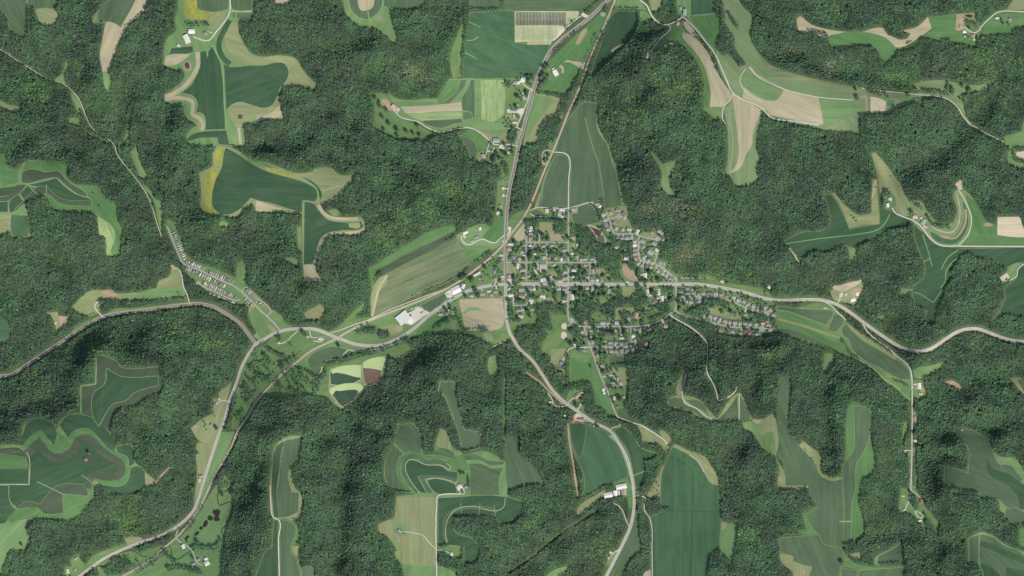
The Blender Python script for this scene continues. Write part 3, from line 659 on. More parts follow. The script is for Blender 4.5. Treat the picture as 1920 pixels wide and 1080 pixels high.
# woods and tree belts that stand inside the open ground (they grow back over what the outlines above cleared)
WOODS = '''
20 thin 1830,720 1880,560 1930,460 2040,510 2130,550 2200,500 2240,530 2190,590 2080,710 1950,840 1870,930 1780,1030 1750,1040 1780,900
21 thin 100,640 300,600 480,700 500,800 120,800
30 thin 1640,350 1700,310 1745,400 1740,500 1650,480
30 thin 760,1030 830,960 960,910 1100,900 1150,930 1000,1040 880,1070
22 thin 0,380 120,470 260,640 330,760 260,730 120,590 0,460
02 ~wood:4 780,75 950,75
02 ~wood:4 945,90 955,170 920,270
02 ~wood:4 645,260 580,420 500,600 440,700
02 ~wood:2.5 735,170 620,430 580,590
02 ~wood:9 470,680 400,740 350,870 270,910 200,1040
02 ~wood:4 190,690 300,712 400,720
01 ~wood:4.5 1595,110 1560,350 1545,570
01 ~wood:3 1640,72 1700,78 1850,70
02 wood 1640,100 1710,210 1690,225 1650,170 1620,110
02 wood 1560,20 1590,20 1610,200 1660,260 1680,370 1760,490 1700,500 1640,430 1560,410 1540,330 1570,240
03 ~wood:6 885,240 960,270 1040,268
03 ~wood:5 300,235 370,245 450,270
03 ~wood:5 1480,180 1550,185 1570,215
03 ~wood:6 1170,685 1290,695 1360,710
03 ~wood:5 740,680 820,705 900,720
00 ~wood:6 1400,190 1480,185 1570,180
13 ~wood:4 1195,540 1230,600 1290,625 1370,630
13 ~wood:5 1095,455 1155,480
13 wood 870,360 910,355 935,400 920,400 900,380 880,400 875,480 860,470
13 wood 1850,60 1870,110 1920,125 2240,130 2240,150 1920,145 1860,135 1835,100
13 ~wood:3 1850,45 2240,38
13 wood 1500,805 1540,830 1560,850 1520,850
10 wood 330,395 375,440 380,470 240,440 270,410
20 ~wood:7 740,100 880,110 1060,115 1200,105 1400,90
20 ~wood:5 905,205 1000,205 1100,190
30 wood -60,0 100,0 160,15 130,80 60,90 20,60 -60,70
30 ~wood:2.5 1530,560 1450,680 1400,740
30 ~wood:3 1270,880 1130,985 1010,1070
30 ~wood:2.5 1525,440 1480,540 1470,580
30 ~wood:5 1700,300 1740,400 1755,480
30 ~wood:6 1250,1030 1350,1020 1450,1040 1520,1060
30 ~wood:4 1440,880 1520,870 1630,870 1660,800
30 ~wood:4 1210,880 1290,960 1330,980
30 wood 780,1020 900,940 960,960 1000,1000 900,1060 800,1080
21 ~wood:8 520,585 600,560 700,530 800,500 900,475 980,450 1060,420 1150,380
21 ~wood:5 380,620 470,690 520,650 520,590
21 ~wood:6 1340,320 1400,270 1460,250
21 ~wood:5 1540,250 1560,320 1600,335 1740,310
21 ~wood:3 880,220 1000,165 1130,115 1190,85
21 ~wood:3 560,400 680,345 850,265
21 ~wood:3 300,530 420,460 560,395
21 wood 740,340 830,300 910,300 900,330 800,350
21 wood 920,330 1000,330 1000,370 930,380
21 wood 160,330 190,335 180,400 150,390
21 ~wood:5 780,850 850,800 960,690
22 wood 550,705 600,720 620,800 650,900 700,925 740,975 620,990 540,920 580,880 540,790 560,740
22 wood 690,640 730,600 730,620 690,650
22 ~wood:2.5 740,592 860,585
32 wood 940,480 1000,490 1010,520 1110,500 1120,600 1000,610 970,560 940,520
32 wood 1000,220 1060,200 1110,130 1150,170 1110,270 1070,330 1020,420 980,450 1000,330
32 wood 950,630 1030,640 1040,760 1050,960 980,1040 900,1060 860,1080 900,990 990,930 960,780
32 ~wood:4 1120,585 1190,585
23 ~wood:5 550,400 600,450 620,500 690,540
23 ~wood:4 940,690 1060,740
23 ~wood:3 990,810 1050,860
23 ~wood:3 590,250 700,340 860,440 980,520
33 ~wood:3 850,998 1000,992
33 ~wood:2.5 1390,445 1590,462
33 ~wood:2.5 545,230 550,330
33 wood 1040,180 1060,180 1055,400 1040,420 1020,300
33 wood 1060,450 1090,480 1130,560 1110,600 1080,520
33 wood 1170,600 1220,680 1260,760 1230,760 1180,640
31 ~wood:2.5 1050,455 1190,465
31 ~wood:3 1370,862 1440,858
31 ~wood:3 1600,325 1598,420
31 wood 1370,905 1430,910 1450,940 1540,945 1550,870 1565,875 1560,980 1480,975 1380,960
B1 wood 1190,400 1290,430 1470,470 1600,640 1650,720 1780,720 1880,700 1900,860 1960,1080 1620,1080 1600,950 1480,860 1330,820 1310,600 1350,590 1250,500 1190,470
B1 wood 500,330 640,350 700,310 940,330 1130,400 1150,480 1100,560 960,530 960,380 720,365 700,560 650,570 640,400 560,430 510,410
B2 wood 320,640 400,600 480,650 640,660 680,700 690,890 640,920 540,890 520,980 480,980 460,880 560,800 520,720 420,700
B2 wood 340,720 400,760 480,840 400,900 340,850
B2 wood 640,940 720,930 740,1080 660,1080 630,1000
B4 wood 500,60 560,40 700,60 820,90 840,280 830,350 760,350 700,270 620,180 600,130
B4 wood 950,20 1060,30 1060,120 1000,170 940,110
B4 wood 1060,180 1130,150 1140,300 1100,290
B4 wood 790,440 850,430 850,560 920,620 1060,540 1100,470 1220,470 1220,560 1280,570 1250,640 1150,740 1000,720 850,720 740,760 740,900 600,860 500,800 400,820 400,960 440,1000 350,1000 220,980 130,900 70,800 180,760 170,650 330,620 480,620 560,720 640,680 720,600 790,560
B4 wood 1340,720 1480,640 1560,680 1600,780 1480,850 1400,780
B4 wood 830,840 900,790 1000,840 960,900 880,930
B4 ~wood:5 1140,970 1300,920 1450,860 1560,800
B4 ~wood:3 1120,820 1250,830 1350,800
B4 wood 1330,405 1640,400 1640,500 1500,480 1420,450
B4 wood 200,560 360,560 350,610 220,610
B5 wood 580,420 640,320 870,322 1000,380 950,460 870,420 760,450 660,440 700,540 640,620 520,600 400,560 420,500
B5 wood 1350,580 1450,545 1560,575 1650,610 1720,640 1720,720 1600,680 1480,660 1380,640
B5 ~wood:2.5 270,38 480,36 700,42
B5 wood 140,540 300,580 450,630 600,670 720,690 800,740 840,870 700,900 560,740 440,710 300,640 200,570
B5 ~wood:4 540,140 760,150
B5 ~wood:4 1420,340 1600,360 1720,400
B3 wood 720,690 830,720 840,880 740,890 710,800
B3 wood 1200,700 1320,680 1500,690 1620,720 1630,830 1400,840 1390,920 1430,1080 860,1080 980,1030 1170,1010 1190,900 1170,800
B6 wood 240,190 380,210 400,300 340,400 210,310
B6 wood 980,40 1150,20 1160,90 1090,110 1080,200 1000,100
B6 ~wood:5 200,600 195,760 200,940 215,1040
B6 ~wood:2.5 1280,330 1270,470 1265,560
B6 wood 0,900 80,900 190,1000 170,1080 0,1080
A2 wood 740,230 780,130 870,120 860,260 800,320 760,300
A2 wood 690,560 760,690 700,900 680,900 690,700 640,650
A2 wood 580,640 660,700 640,900 600,820
D wood 800,560 880,400 880,200 760,130 560,180 560,270 700,240 800,240 740,380 760,500
C ~wood:4 820,900 980,790 1120,780
C ~wood:3 0,710 200,620 340,555
C ~wood:3 1000,240 1110,180
'''
# places where the woods are thin and pale (scrub) or bright (lighter leaves, and a sunlit slope painted into leaf colour): x y radius
SCRUB = 'F 1220,390,18 1265,388,16 1285,400,20 1310,405,14 1288,476,18 1310,470,14 1275,485,10 1478,100,14 1557,122,14 1765,125,12 205,225,12 775,135,14 795,146,12 740,118,8 1690,285,8 1510,345,6 1375,432,8 660,160,8 145,70,8 1470,760,6 760,140,6'
BRIGHT = 'F 740,425,45 800,395,40 850,375,30 765,140,22 705,125,15 330,610,25 380,640,22 415,640,12 180,650,20 60,160,25 80,180,15 420,420,16 760,805,12 700,800,16 1280,165,40 1180,230,35 1850,120,45 1700,160,30 590,850,10 250,980,30 60,710,20 520,150,20 1400,1000,20 1345,520,35 1440,660,20 1300,540,20 1850,640,15 640,850,10 1120,1030,25 1000,990,15 1260,500,20'
# ------------------------------------------------------------------ terrain: valley floors, ridges, ravines
VALLEYS = [(14, 'F -100,710 0,700 100,640 190,592 350,575 430,590 480,630 560,640 680,650 800,600 900,560 1000,525 1150,535 1280,545 1450,580 1560,610 1650,660 1706,720 1710,800 1708,950 1725,985'),
           (14, 'F 960,540 960,420 1000,330 1030,230 1070,120 1120,40 1160,-90'), (10, 'F 1050,360 1120,300 1100,220 1130,430'),
           (9, 'F 950,560 960,630 1010,700 1070,770 1140,810 1180,880 1210,960 1190,1060 1150,1160'),
           (14, 'F 480,640 450,700 420,800 400,880 370,970 320,1010 200,1060 100,1120'),
           (3, 'F -60,80 0,95 60,135 120,165 150,195 215,260 260,330 300,420 345,490 430,540 500,600'),
           (6, 'F 1140,10 1210,20 1250,50 1280,30 1300,-60'), (5, 'F 1150,600 1060,680 1130,720 1100,760'),
           (5, 'F 1210,560 1300,600 1440,610'), (6, 'F 700,180 800,220 900,230 950,250'), (3, 'F 640,640 690,700 640,750')]
RIDGES = ['F 30,-60 30,30 90,10', 'F 260,-60 230,20 205,80 200,140', 'F 430,-60 420,60 430,150 400,240 420,320 520,360 600,380 590,480 590,520',
          'F 690,-60 690,20 735,70', 'F -60,350 80,350 170,370 210,450', 'F -60,880 60,870 190,830 240,880 60,940 -60,1000', 'F 190,690 250,720 200,800 170,850',
          'F 530,820 535,900 520,1000 500,1150', 'F 770,830 760,880 860,880 950,870 980,900', 'F 840,720 850,780 880,830', 'F 700,980 780,980 840,940 940,950 860,1030 780,1150',
          'F 1340,60 1380,180 1400,280 1390,340', 'F 1400,150 1500,190 1600,200 1700,210', 'F 1500,40 1600,70 1720,50 1850,40 2000,30', 'F 1600,300 1650,350 1600,430 1480,460', 'F 1680,400 1720,420 1800,440 1990,460', 'F 1720,480 1750,560 1745,640',
          'F 1930,500 1900,560', 'F 1470,720 1470,880 1520,960 1540,1100', 'F 1600,770 1600,900 1590,1020 1500,1060', 'F 1820,840 1870,900 1790,920 1930,960 1900,1080', 'F 1290,760 1350,780 1400,770', 'F 1620,1080 1680,1050', 'F 1240,120 1250,200 1260,300 1310,390', 'F 1880,290 1990,300']
RAVINES = [(16, .5, 'F 235,170 245,260 270,330 300,410'), (20, .45, 'F 640,170 720,290 850,340 945,390'), (16, .5, 'F 640,740 645,880 640,1000 600,1150'),
           (18, .45, 'F 1180,200 1250,310 1262,360 1330,410'), (16, .45, 'F 560,260 480,270 350,330'), (16, .45, 'F 540,560 560,500 500,430'),
           (16, .4, 'F 1400,640 1420,760 1400,830 1350,870'), (16, .45, 'F 1560,720 1540,840 1555,900'), (16, .4, 'F 1800,640 1750,690'), (16, .45, 'F 1900,700 1800,720 1720,740'),
           (16, .45, 'F 1000,1060 1080,990 1130,930'), (16, .45, 'F 1860,800 1780,800 1720,790'), (18, .4, 'F 1560,250 1640,330 1760,300 1850,200'), (16, .45, 'F 1400,30 1450,90 1600,140 1700,170'),
           (14, .45, 'F 100,950 160,970 230,1000 300,990'), (14, .45, 'F 60,760 140,700 160,640'), (14, .45, 'F 320,700 400,690'), (16, .45, 'F 90,480 200,520 320,550'), (16, .45, 'F 700,60 560,120 420,90'),
           (14, .4, 'F 1880,1040 1760,1030 1740,990'), (14, .45, 'F 860,120 800,80 850,20')]
def seg_dist(X, Y, pts):
    d = np.full(X.shape, 1e9)
    for (ax, ay), (bx, by) in zip(pts, pts[1:]):
        vx, vy = bx-ax, by-ay; L = vx*vx + vy*vy + 1e-9
        t = np.clip(((X-ax)*vx + (Y-ay)*vy)/L, 0, 1)
        d = np.minimum(d, np.hypot(X-ax-t*vx, Y-ay-t*vy))
    return d
def terrain(X, Y):
    Xw = X + (vnoise(X, Y, 55, 1)-.5)*46 + (vnoise(X, Y, 24, 3)-.5)*22
    Yw = Y + (vnoise(X, Y, 55, 2)-.5)*46 + (vnoise(X, Y, 24, 4)-.5)*22
    dv = np.full(X.shape, 1e9); dr = np.full(X.shape, 1e9)
    for w, s in VALLEYS:
        p = pts_of(s.split()); d0 = seg_dist(X, Y, p); d1 = seg_dist(Xw, Yw, p)
        k = np.clip(d0/60, 0, 1); dv = np.minimum(dv, np.maximum(0, d0*(1-k)+d1*k - w))
    for s in RIDGES: 
        p = pts_of(s.split()); dr = np.minimum(dr, np.maximum(0, seg_dist(Xw, Yw, p) - 12))
    t = dv/(dv + dr + 6.0)
    t = np.clip(t, 0, 1); h = 116*(.35*t + .65*t*t*(3-2*t))
    for w, a, s in RAVINES:
        d = seg_dist(X + (Xw-X)*.5, Y + (Yw-Y)*.5, pts_of(s.split())); h = h*(1 - a*np.exp(-(d/w)**2))
    k = np.clip(4*t*(1-t), 0, 1)*np.clip(dv/30, 0, 1)*np.clip(dr/22, 0, 1)
    rg = 1 - 2*np.abs(vnoise(Xw, Yw, 30, 41) - .5); rg2 = 1 - 2*np.abs(vnoise(Xw, Yw, 15, 42) - .5)
    h = h + k*(40*(rg - .6) + 16*(rg2 - .6))
    return h + 3.0*(vnoise(X, Y, 30, 9)-.5)*np.clip(dv/25, 0, 1)

G = 8
gx = np.arange(-160, 2080 + 1, G, dtype=float); gy = np.arange(-160, 1240 + 1, G, dtype=float)
GX, GY = np.meshgrid(gx, gy)
HZ = terrain(GX, GY)
for _ in range(3):                       # soften the creases
    Hp = np.pad(HZ, 1, mode='edge'); HZ = (Hp[1:-1, 1:-1]*4 + Hp[:-2, 1:-1] + Hp[2:, 1:-1] + Hp[1:-1, :-2] + Hp[1:-1, 2:])/8
# farmed ground is smoother than the wooded slopes: level its bumps towards an even surface
def inside(poly):
    m = np.zeros(GX.shape, bool)
    for (ax, ay), (bx, by) in zip(poly, poly[1:] + poly[:1]):
        c = (ay <= GY) != (by <= GY)
        if ay != by: m ^= c & (GX < ax + (GY-ay)/(by-ay)*(bx-ax))
    return m
farm = np.zeros(GX.shape, bool)
for line in FIELDS.strip().splitlines():
    tk = line.split()
    if not tk[1].startswith('~'): farm |= inside(pts_of(tk[2:], tk[0]))
fm = farm.astype(float)
for _ in range(2): Fp = np.pad(fm, 1, mode='edge'); fm = (Fp[1:-1, 1:-1]*2 + Fp[:-2, 1:-1] + Fp[2:, 1:-1] + Fp[1:-1, :-2] + Fp[1:-1, 2:])/6
for _ in range(60):
    Hp = np.pad(HZ, 1, mode='edge'); Hb = (Hp[:-2, 1:-1] + Hp[2:, 1:-1] + Hp[1:-1, :-2] + Hp[1:-1, 2:])/4; HZ = HZ*(1-fm) + Hb*fm
def hz(px, py):
    """height of the ground (the same triangles the ground sheet is made of)"""
    x = np.clip((np.asarray(px, float) - gx[0])/G, 0, len(gx)-1.001); y = np.clip((np.asarray(py, float) - gy[0])/G, 0, len(gy)-1.001)
    i, j = x.astype(int), y.astype(int); u, v = x-i, y-j
    h00, h10, h01, h11 = HZ[j, i], HZ[j, i+1], HZ[j+1, i], HZ[j+1, i+1]
    return np.where(u > v, h00 + u*(h10-h00) + v*(h11-h10), h00 + v*(h01-h00) + u*(h11-h01))

# ------------------------------------------------------------------ materials
def lin(c): return tuple(((v/255.)/12.92 if v/255. <= .04045 else ((v/255. + .055)/1.055)**2.4) for v in c)
LIGHT = (1.08, 1.07, 1.19)
def alb(c): return tuple(min(.9, a/b) for a, b in zip(lin(c), LIGHT))
class NT:
    def __init__(s, name):
        s.m = bpy.data.materials.new(name); s.m.use_nodes = True; s.t = s.m.node_tree
        s.b = s.t.nodes['Principled BSDF']; s.b.inputs['Roughness'].default_value = .9
        s.b.inputs['Specular IOR Level'].default_value = .06
    def n(s, typ, **kw):
        x = s.t.nodes.new(typ)
        for k, v in kw.items(): setattr(x, k, v)
        return x
    def l(s, a, b): s.t.links.new(a, b)
    def rgb(s, c): x = s.n('ShaderNodeRGB'); x.outputs[0].default_value = (*c, 1); return x.outputs[0]
    def mix(s, f, a, b, mode='MIX'):
        x = s.n('ShaderNodeMix', data_type='RGBA', blend_type=mode)
        for i, v in ((0, f), (6, a), (7, b)):
            if isinstance(v, (int, float)): x.inputs[i].default_value = v
            elif isinstance(v, tuple): x.inputs[i].default_value = (*v, 1)
            else: s.l(v, x.inputs[i])
        return x.outputs[2]
    def ramp(s, v, lo, hi):
        x = s.n('ShaderNodeMapRange'); x.inputs[1].default_value = lo; x.inputs[2].default_value = hi; s.l(v, x.inputs[0]); return x.outputs[0]
    def noise(s, scale, detail=3, rough=.55, ang=None, stretch=None, off=0):
        tc = s.n('ShaderNodeTexCoord'); v = tc.outputs['Object']
        mp = s.n('ShaderNodeMapping'); mp.inputs['Location'].default_value = (off, off*1.7, 0)
        mp.vector_type = 'POINT'
        if ang is not None: mp.inputs['Rotation'].default_value = (0, 0, -ang)
        s.l(v, mp.inputs[0]); v = mp.outputs[0]
        if stretch:
            m2 = s.n('ShaderNodeMapping'); m2.inputs['Scale'].default_value = stretch; s.l(v, m2.inputs[0]); v = m2.outputs[0]
        x = s.n('ShaderNodeTexNoise'); x.inputs['Scale'].default_value = scale; x.inputs['Detail'].default_value = detail; x.inputs['Roughness'].default_value = rough
        s.l(v, x.inputs['Vector']); return x.outputs['Fac']

def mul(c, k): return tuple(min(.95, v*k) for v in c)
# kind: name, displayed colour, second colour it drifts to, streak strength, patch strength
KIND = {'soy': ('soybean_field', (64, 92, 70), (80, 101, 77), .34, .9), 'soy2': ('soybean_field', (78, 110, 82), (72, 98, 78), .34, .9),
        'corn': ('corn_field', (92, 113, 88), (82, 100, 80), .32, .9), 'dk': ('corn_field', (80, 95, 78), (86, 96, 78), .2, .5),
        'hay': ('hay_field', (88, 126, 82), (112, 138, 96), .26, 1.1), 'mead': ('meadow', (108, 142, 96), (136, 148, 112), .12, 1.1),
        'olv': ('meadow', (116, 141, 103), (142, 147, 117), .14, 1.3), 'past': ('pasture', (134, 146, 108), (150, 146, 116), .2, 1.1), 'tan': ('stubble_field', (178, 169, 145), (170, 162, 138), .16, .5),
        'bare': ('bare_field', (208, 195, 175), (196, 182, 162), .2, .4), 'dirt': ('bare_earth', (162, 144, 124), (176, 160, 138), .2, .8),
        'yel': ('weedy_field', (140, 148, 84), (196, 182, 44), .1, 1.6), 'lawn': ('village_lawn', (100, 130, 86), (124, 140, 100), .1, 1.1),
        'grass': ('valley_grassland', (100, 132, 88), (130, 146, 104), .12, 1.2),
        'grav': ('gravel_yard', (206, 199, 184), (190, 184, 168), .15, .7), 'conc': ('concrete_yard', (212, 206, 198), (198, 193, 186), .1, .6),
        'pave': ('paved_yard', (168, 162, 162), (178, 172, 168), .1, .6), 'stripe': ('crop_field', (92, 116, 88), (152, 146, 120), .3, .3),
        'pale': ('hay_field', (152, 168, 124), (124, 156, 104), .7, .6), 'solar': ('solar_park_ground', (150, 164, 122), (200, 192, 170), .5, .8),
        'scrub': ('scrub_clearing', (140, 140, 112), (118, 132, 96), .1, 1.4), 'line': ('grassed_waterway', (122, 158, 106), (138, 160, 112), .1, .6), 'pline': ('farm_track', (184, 180, 156), (160, 166, 130), .1, .6),
        'rock': ('quarry_slope', (190, 178, 156), (150, 146, 122), .3, 1.2)}
WATER = {'pond': ('pond', (62, 56, 54)), 'mud': ('pond', (90, 79, 71)), 'wgreen': ('settling_pond', (72, 94, 74)), 'wbrown': ('settling_pond', (124, 106, 90)), 'wteal': ('pond', (108, 136, 112)),
         'stream': ('stream', (66, 64, 60))}
_mc = {}
def field_mat(kind, ang):
    b = int(round((ang % math.pi)/math.pi*8)) % 8
    key = (kind, b)
    if key in _mc: return _mc[key]
    nm, c1, c2, st, pa = KIND[kind]; t = NT(nm)
    A, B = alb(c1), alb(c2); th = b*math.pi/8
    patch = t.ramp(t.noise(.016, 6, .68, off=sum(map(ord, kind)) % 97), .5 - .28/(.6+pa), .5 + .28/(.6+pa))
    col = t.mix(patch, A, B)
    if kind == 'yel': col = t.mix(t.ramp(t.noise(.045, 6, .8, off=31), .45, .62), alb((134, 146, 92)), alb((190, 176, 62)))
    streak = t.ramp(t.noise(.16, 3, .6, ang=th, stretch=(.05, 1, 1), off=3), .3, .7)
    lo, hi = (mul(A, 1-.55*st), mul(A, 1+.6*st))
    if kind == 'stripe': col = t.mix(t.ramp(t.noise(.05, 5, .75, ang=th, stretch=(.05, 1, 1), off=8), .38, .6), A, B)
    if kind in ('pale', 'solar'): col = t.mix(t.ramp(t.noise(.07, 4, .7, ang=th, stretch=(.06, 1, 1), off=8), .45, .62), col, B)
    big = t.ramp(t.noise(.05, 4, .65, ang=th, stretch=(.08, 1, 1), off=17), .3, .7)
    col = t.mix(.5, col, t.mix(streak, lo, hi))
    col = t.mix(1.0, col, t.mix(big, (.82, .84, .82), (1.19, 1.16, 1.15)), 'MULTIPLY')
    wet = t.ramp(t.noise(.006, 5, .7, off=23), .55, .8); col = t.mix(1.0, col, t.mix(wet, (1.04, 1.03, 1.03), (.82, .88, .8) if kind not in ('tan', 'bare', 'grav', 'conc', 'pave') else (.94, .93, .92)), 'MULTIPLY')
    spk = t.ramp(t.noise(.12, 5, .85, off=41), .70, .78); col = t.mix(spk, col, t.mix(.45, A, alb((186, 178, 150))))
    fine = t.ramp(t.noise(.35, 3, .7, off=5), .2, .8)
    col = t.mix(1.0, col, t.mix(fine, (.82, .83, .82), (1.17, 1.16, 1.17)), 'MULTIPLY')
    t.l(col, t.b.inputs['Base Color']); _mc[key] = t.m
    return t.m
def water_mat(kind):
    if kind in _mc: return _mc[kind]
    nm, c = WATER[kind]; t = NT(nm)
    A = alb(c); col = t.mix(t.ramp(t.noise(.02, 4, .6), .3, .7), mul(A, .8), mul(A, 1.15))
    t.l(col, t.b.inputs['Base Color']); t.b.inputs['Roughness'].default_value = .12; t.b.inputs['Specular IOR Level'].default_value = .3
    _mc[kind] = t.m; return t.m
def plain_mat(name, c, var=.1, scale=.2, rough=.85, spec=.15, metal=0):
    if name in _mc: return _mc[name]
    t = NT(name); A = alb(c)
    t.l(t.mix(t.ramp(t.noise(scale, 4, .65), .25, .75), mul(A, 1-var), mul(A, 1+var)), t.b.inputs['Base Color'])
    t.b.inputs['Roughness'].default_value = rough; t.b.inputs['Specular IOR Level'].default_value = spec; t.b.inputs['Metallic'].default_value = metal
    _mc[name] = t.m; return t.m

# ------------------------------------------------------------------ object helpers and labels
def link(name, data, parent=None):
    o = bpy.data.objects.new(name, data); COL.objects.link(o)
    if parent: o.parent = parent
    return o
def mesh(name, V, F, mat=None):
    m = bpy.data.meshes.new(name); m.from_pydata([tuple(map(float, v)) for v in V], [], F)
    if mat: m.materials.append(mat)
    return m
MARKS = []                                   # (phrase, x, y): findable things that labels refer to
def landmark(s):
    for ln in s.strip().splitlines():
        x, y, ph = ln.strip().split(' ', 2); MARKS.append((ph, float(x), float(y)))
DIRS = ['east', 'north-east', 'north', 'north-west', 'west', 'south-west', 'south', 'south-east']
def where(x, y):
    ph, mx, my = min(MARKS, key=lambda m: math.hypot(m[1]-x, m[2]-y)); d = math.hypot(mx-x, my-y)
    if d < 9: return 'beside ' + ph
    return DIRS[int(round(math.atan2(my-y, x-mx)/(math.pi/4))) % 8] + ' of ' + ph
ORD = 'first second third fourth fifth sixth seventh eighth ninth tenth eleventh twelfth thirteenth fourteenth fifteenth sixteenth seventeenth eighteenth nineteenth twentieth'.split()
def ordn(i):
    if i < 20: return ORD[i]
    t, u = divmod(i + 1, 10); T = {2: 'twenty', 3: 'thirty', 4: 'forty', 5: 'fifty'}[t]
    return (T + '-' + ORD[u-1]) if u else T[:-1] + 'ieth'
PEND = {}
def tag(o, text, cat, x, y, group=None, kind=None, place=True):
    base = text + (' ' + where(x, y) if place else '')
    o['category'] = cat
    if group: o['group'] = group
    if kind: o['kind'] = kind
    PEND.setdefault(base, []).append((x, y, o))
def finish_labels():
    for base, L in PEND.items():
        if len(L) == 1: L[0][2]['label'] = base; continue
        xs = [l[0] for l in L]; ys = [l[1] for l in L]
        vert = max(ys)-min(ys) > max(xs)-min(xs)
        L.sort(key=(lambda l: l[1]) if vert else (lambda l: l[0]))
        for i, l in enumerate(L):
            if len(L) == 2: w = ('the upper' if vert else 'the left') if i == 0 else ('the lower' if vert else 'the right'); l[2]['label'] = base + ', ' + w + ' one'
            else: l[2]['label'] = base + ', ' + ordn(i) + (' from top' if vert else ' from left')

# ------------------------------------------------------------------ draping: an outline cut by the ground's own triangles
def drape(poly, dz):
    P = np.array(poly)
    if (P[:, 0]*np.roll(P[:, 1], -1) - np.roll(P[:, 0], -1)*P[:, 1]).sum() < 0: poly = poly[::-1]; P = P[::-1]
    i0, i1 = int((P[:, 0].min()-gx[0])//G), int((P[:, 0].max()-gx[0])//G) + 1
    j0, j1 = int((P[:, 1].min()-gy[0])//G), int((P[:, 1].max()-gy[0])//G) + 1
    i0, j0 = max(i0, 0), max(j0, 0); i1, j1 = min(i1, len(gx)-1), min(j1, len(gy)-1)
    nx, ny = i1-i0+1, j1-j0+1
    V = [Vector((gx[i], gy[j])) for j in range(j0, j1+1) for i in range(i0, i1+1)]
    E = []
    for j in range(ny):
        for i in range(nx):
            k = j*nx + i
            if i < nx-1: E.append((k, k+1))
            if j < ny-1: E.append((k, k+nx))
            if i < nx-1 and j < ny-1: E.append((k, k+nx+1))
    b = len(V); n = len(poly)
    V += [Vector(p) for p in poly]
    vo, eo, fo, _, _, of = delaunay_2d_cdt(V, E, [list(range(b, b+n))], 0, 1e-4)
    F = [f for f, o in zip(fo, of) if o]
    used = sorted({v for f in F for v in f}); mp = {v: k for k, v in enumerate(used)}
    U = np.array([vo[v][:] for v in used]) if used else np.zeros((0, 2))
    if len(U) == 0: return None
    Z = hz(U[:, 0], U[:, 1]) + dz
    VV = np.stack([wx(U[:, 0]), wy(U[:, 1]), Z], 1)
    FF = []
    for f in F:
        f = [mp[v] for v in f]
        a, b2, c = VV[f[0]], VV[f[1]], VV[f[2]]
        if (b2[0]-a[0])*(c[1]-a[1]) - (b2[1]-a[1])*(c[0]-a[0]) < 0: f = f[::-1]
        FF.append(f)
    return VV, FF
def ribbon_mesh(name, pts, w, dz, mat, step=4, th=0):
    P = resample(pts, step)
    if len(P) < 2: P = [pts[0], pts[-1]]
    L, R = sides(P, w)
    V = []
    for (lx, ly), (rx, ry) in zip(L, R):
        mx, my = (lx+rx)/2, (ly+ry)/2
        zl, zr, zm = float(hz(lx, ly)), float(hz(rx, ry)), float(hz(mx, my))
        V += [(wx(lx), wy(ly), max(zl, (zl+zm)/2)+dz), (wx(mx), wy(my), zm+dz), (wx(rx), wy(ry), max(zr, (zr+zm)/2)+dz)]
    F = []
    for i in range(len(P)-1):
        a = 3*i; F += [(a, a+3, a+4, a+1)[::1], (a+1, a+4, a+5, a+2)]
    m = mesh(name, V, F, mat); m.update()
    if m.polygons and m.polygons[0].normal.z < 0: m.flip_normals()
    return m
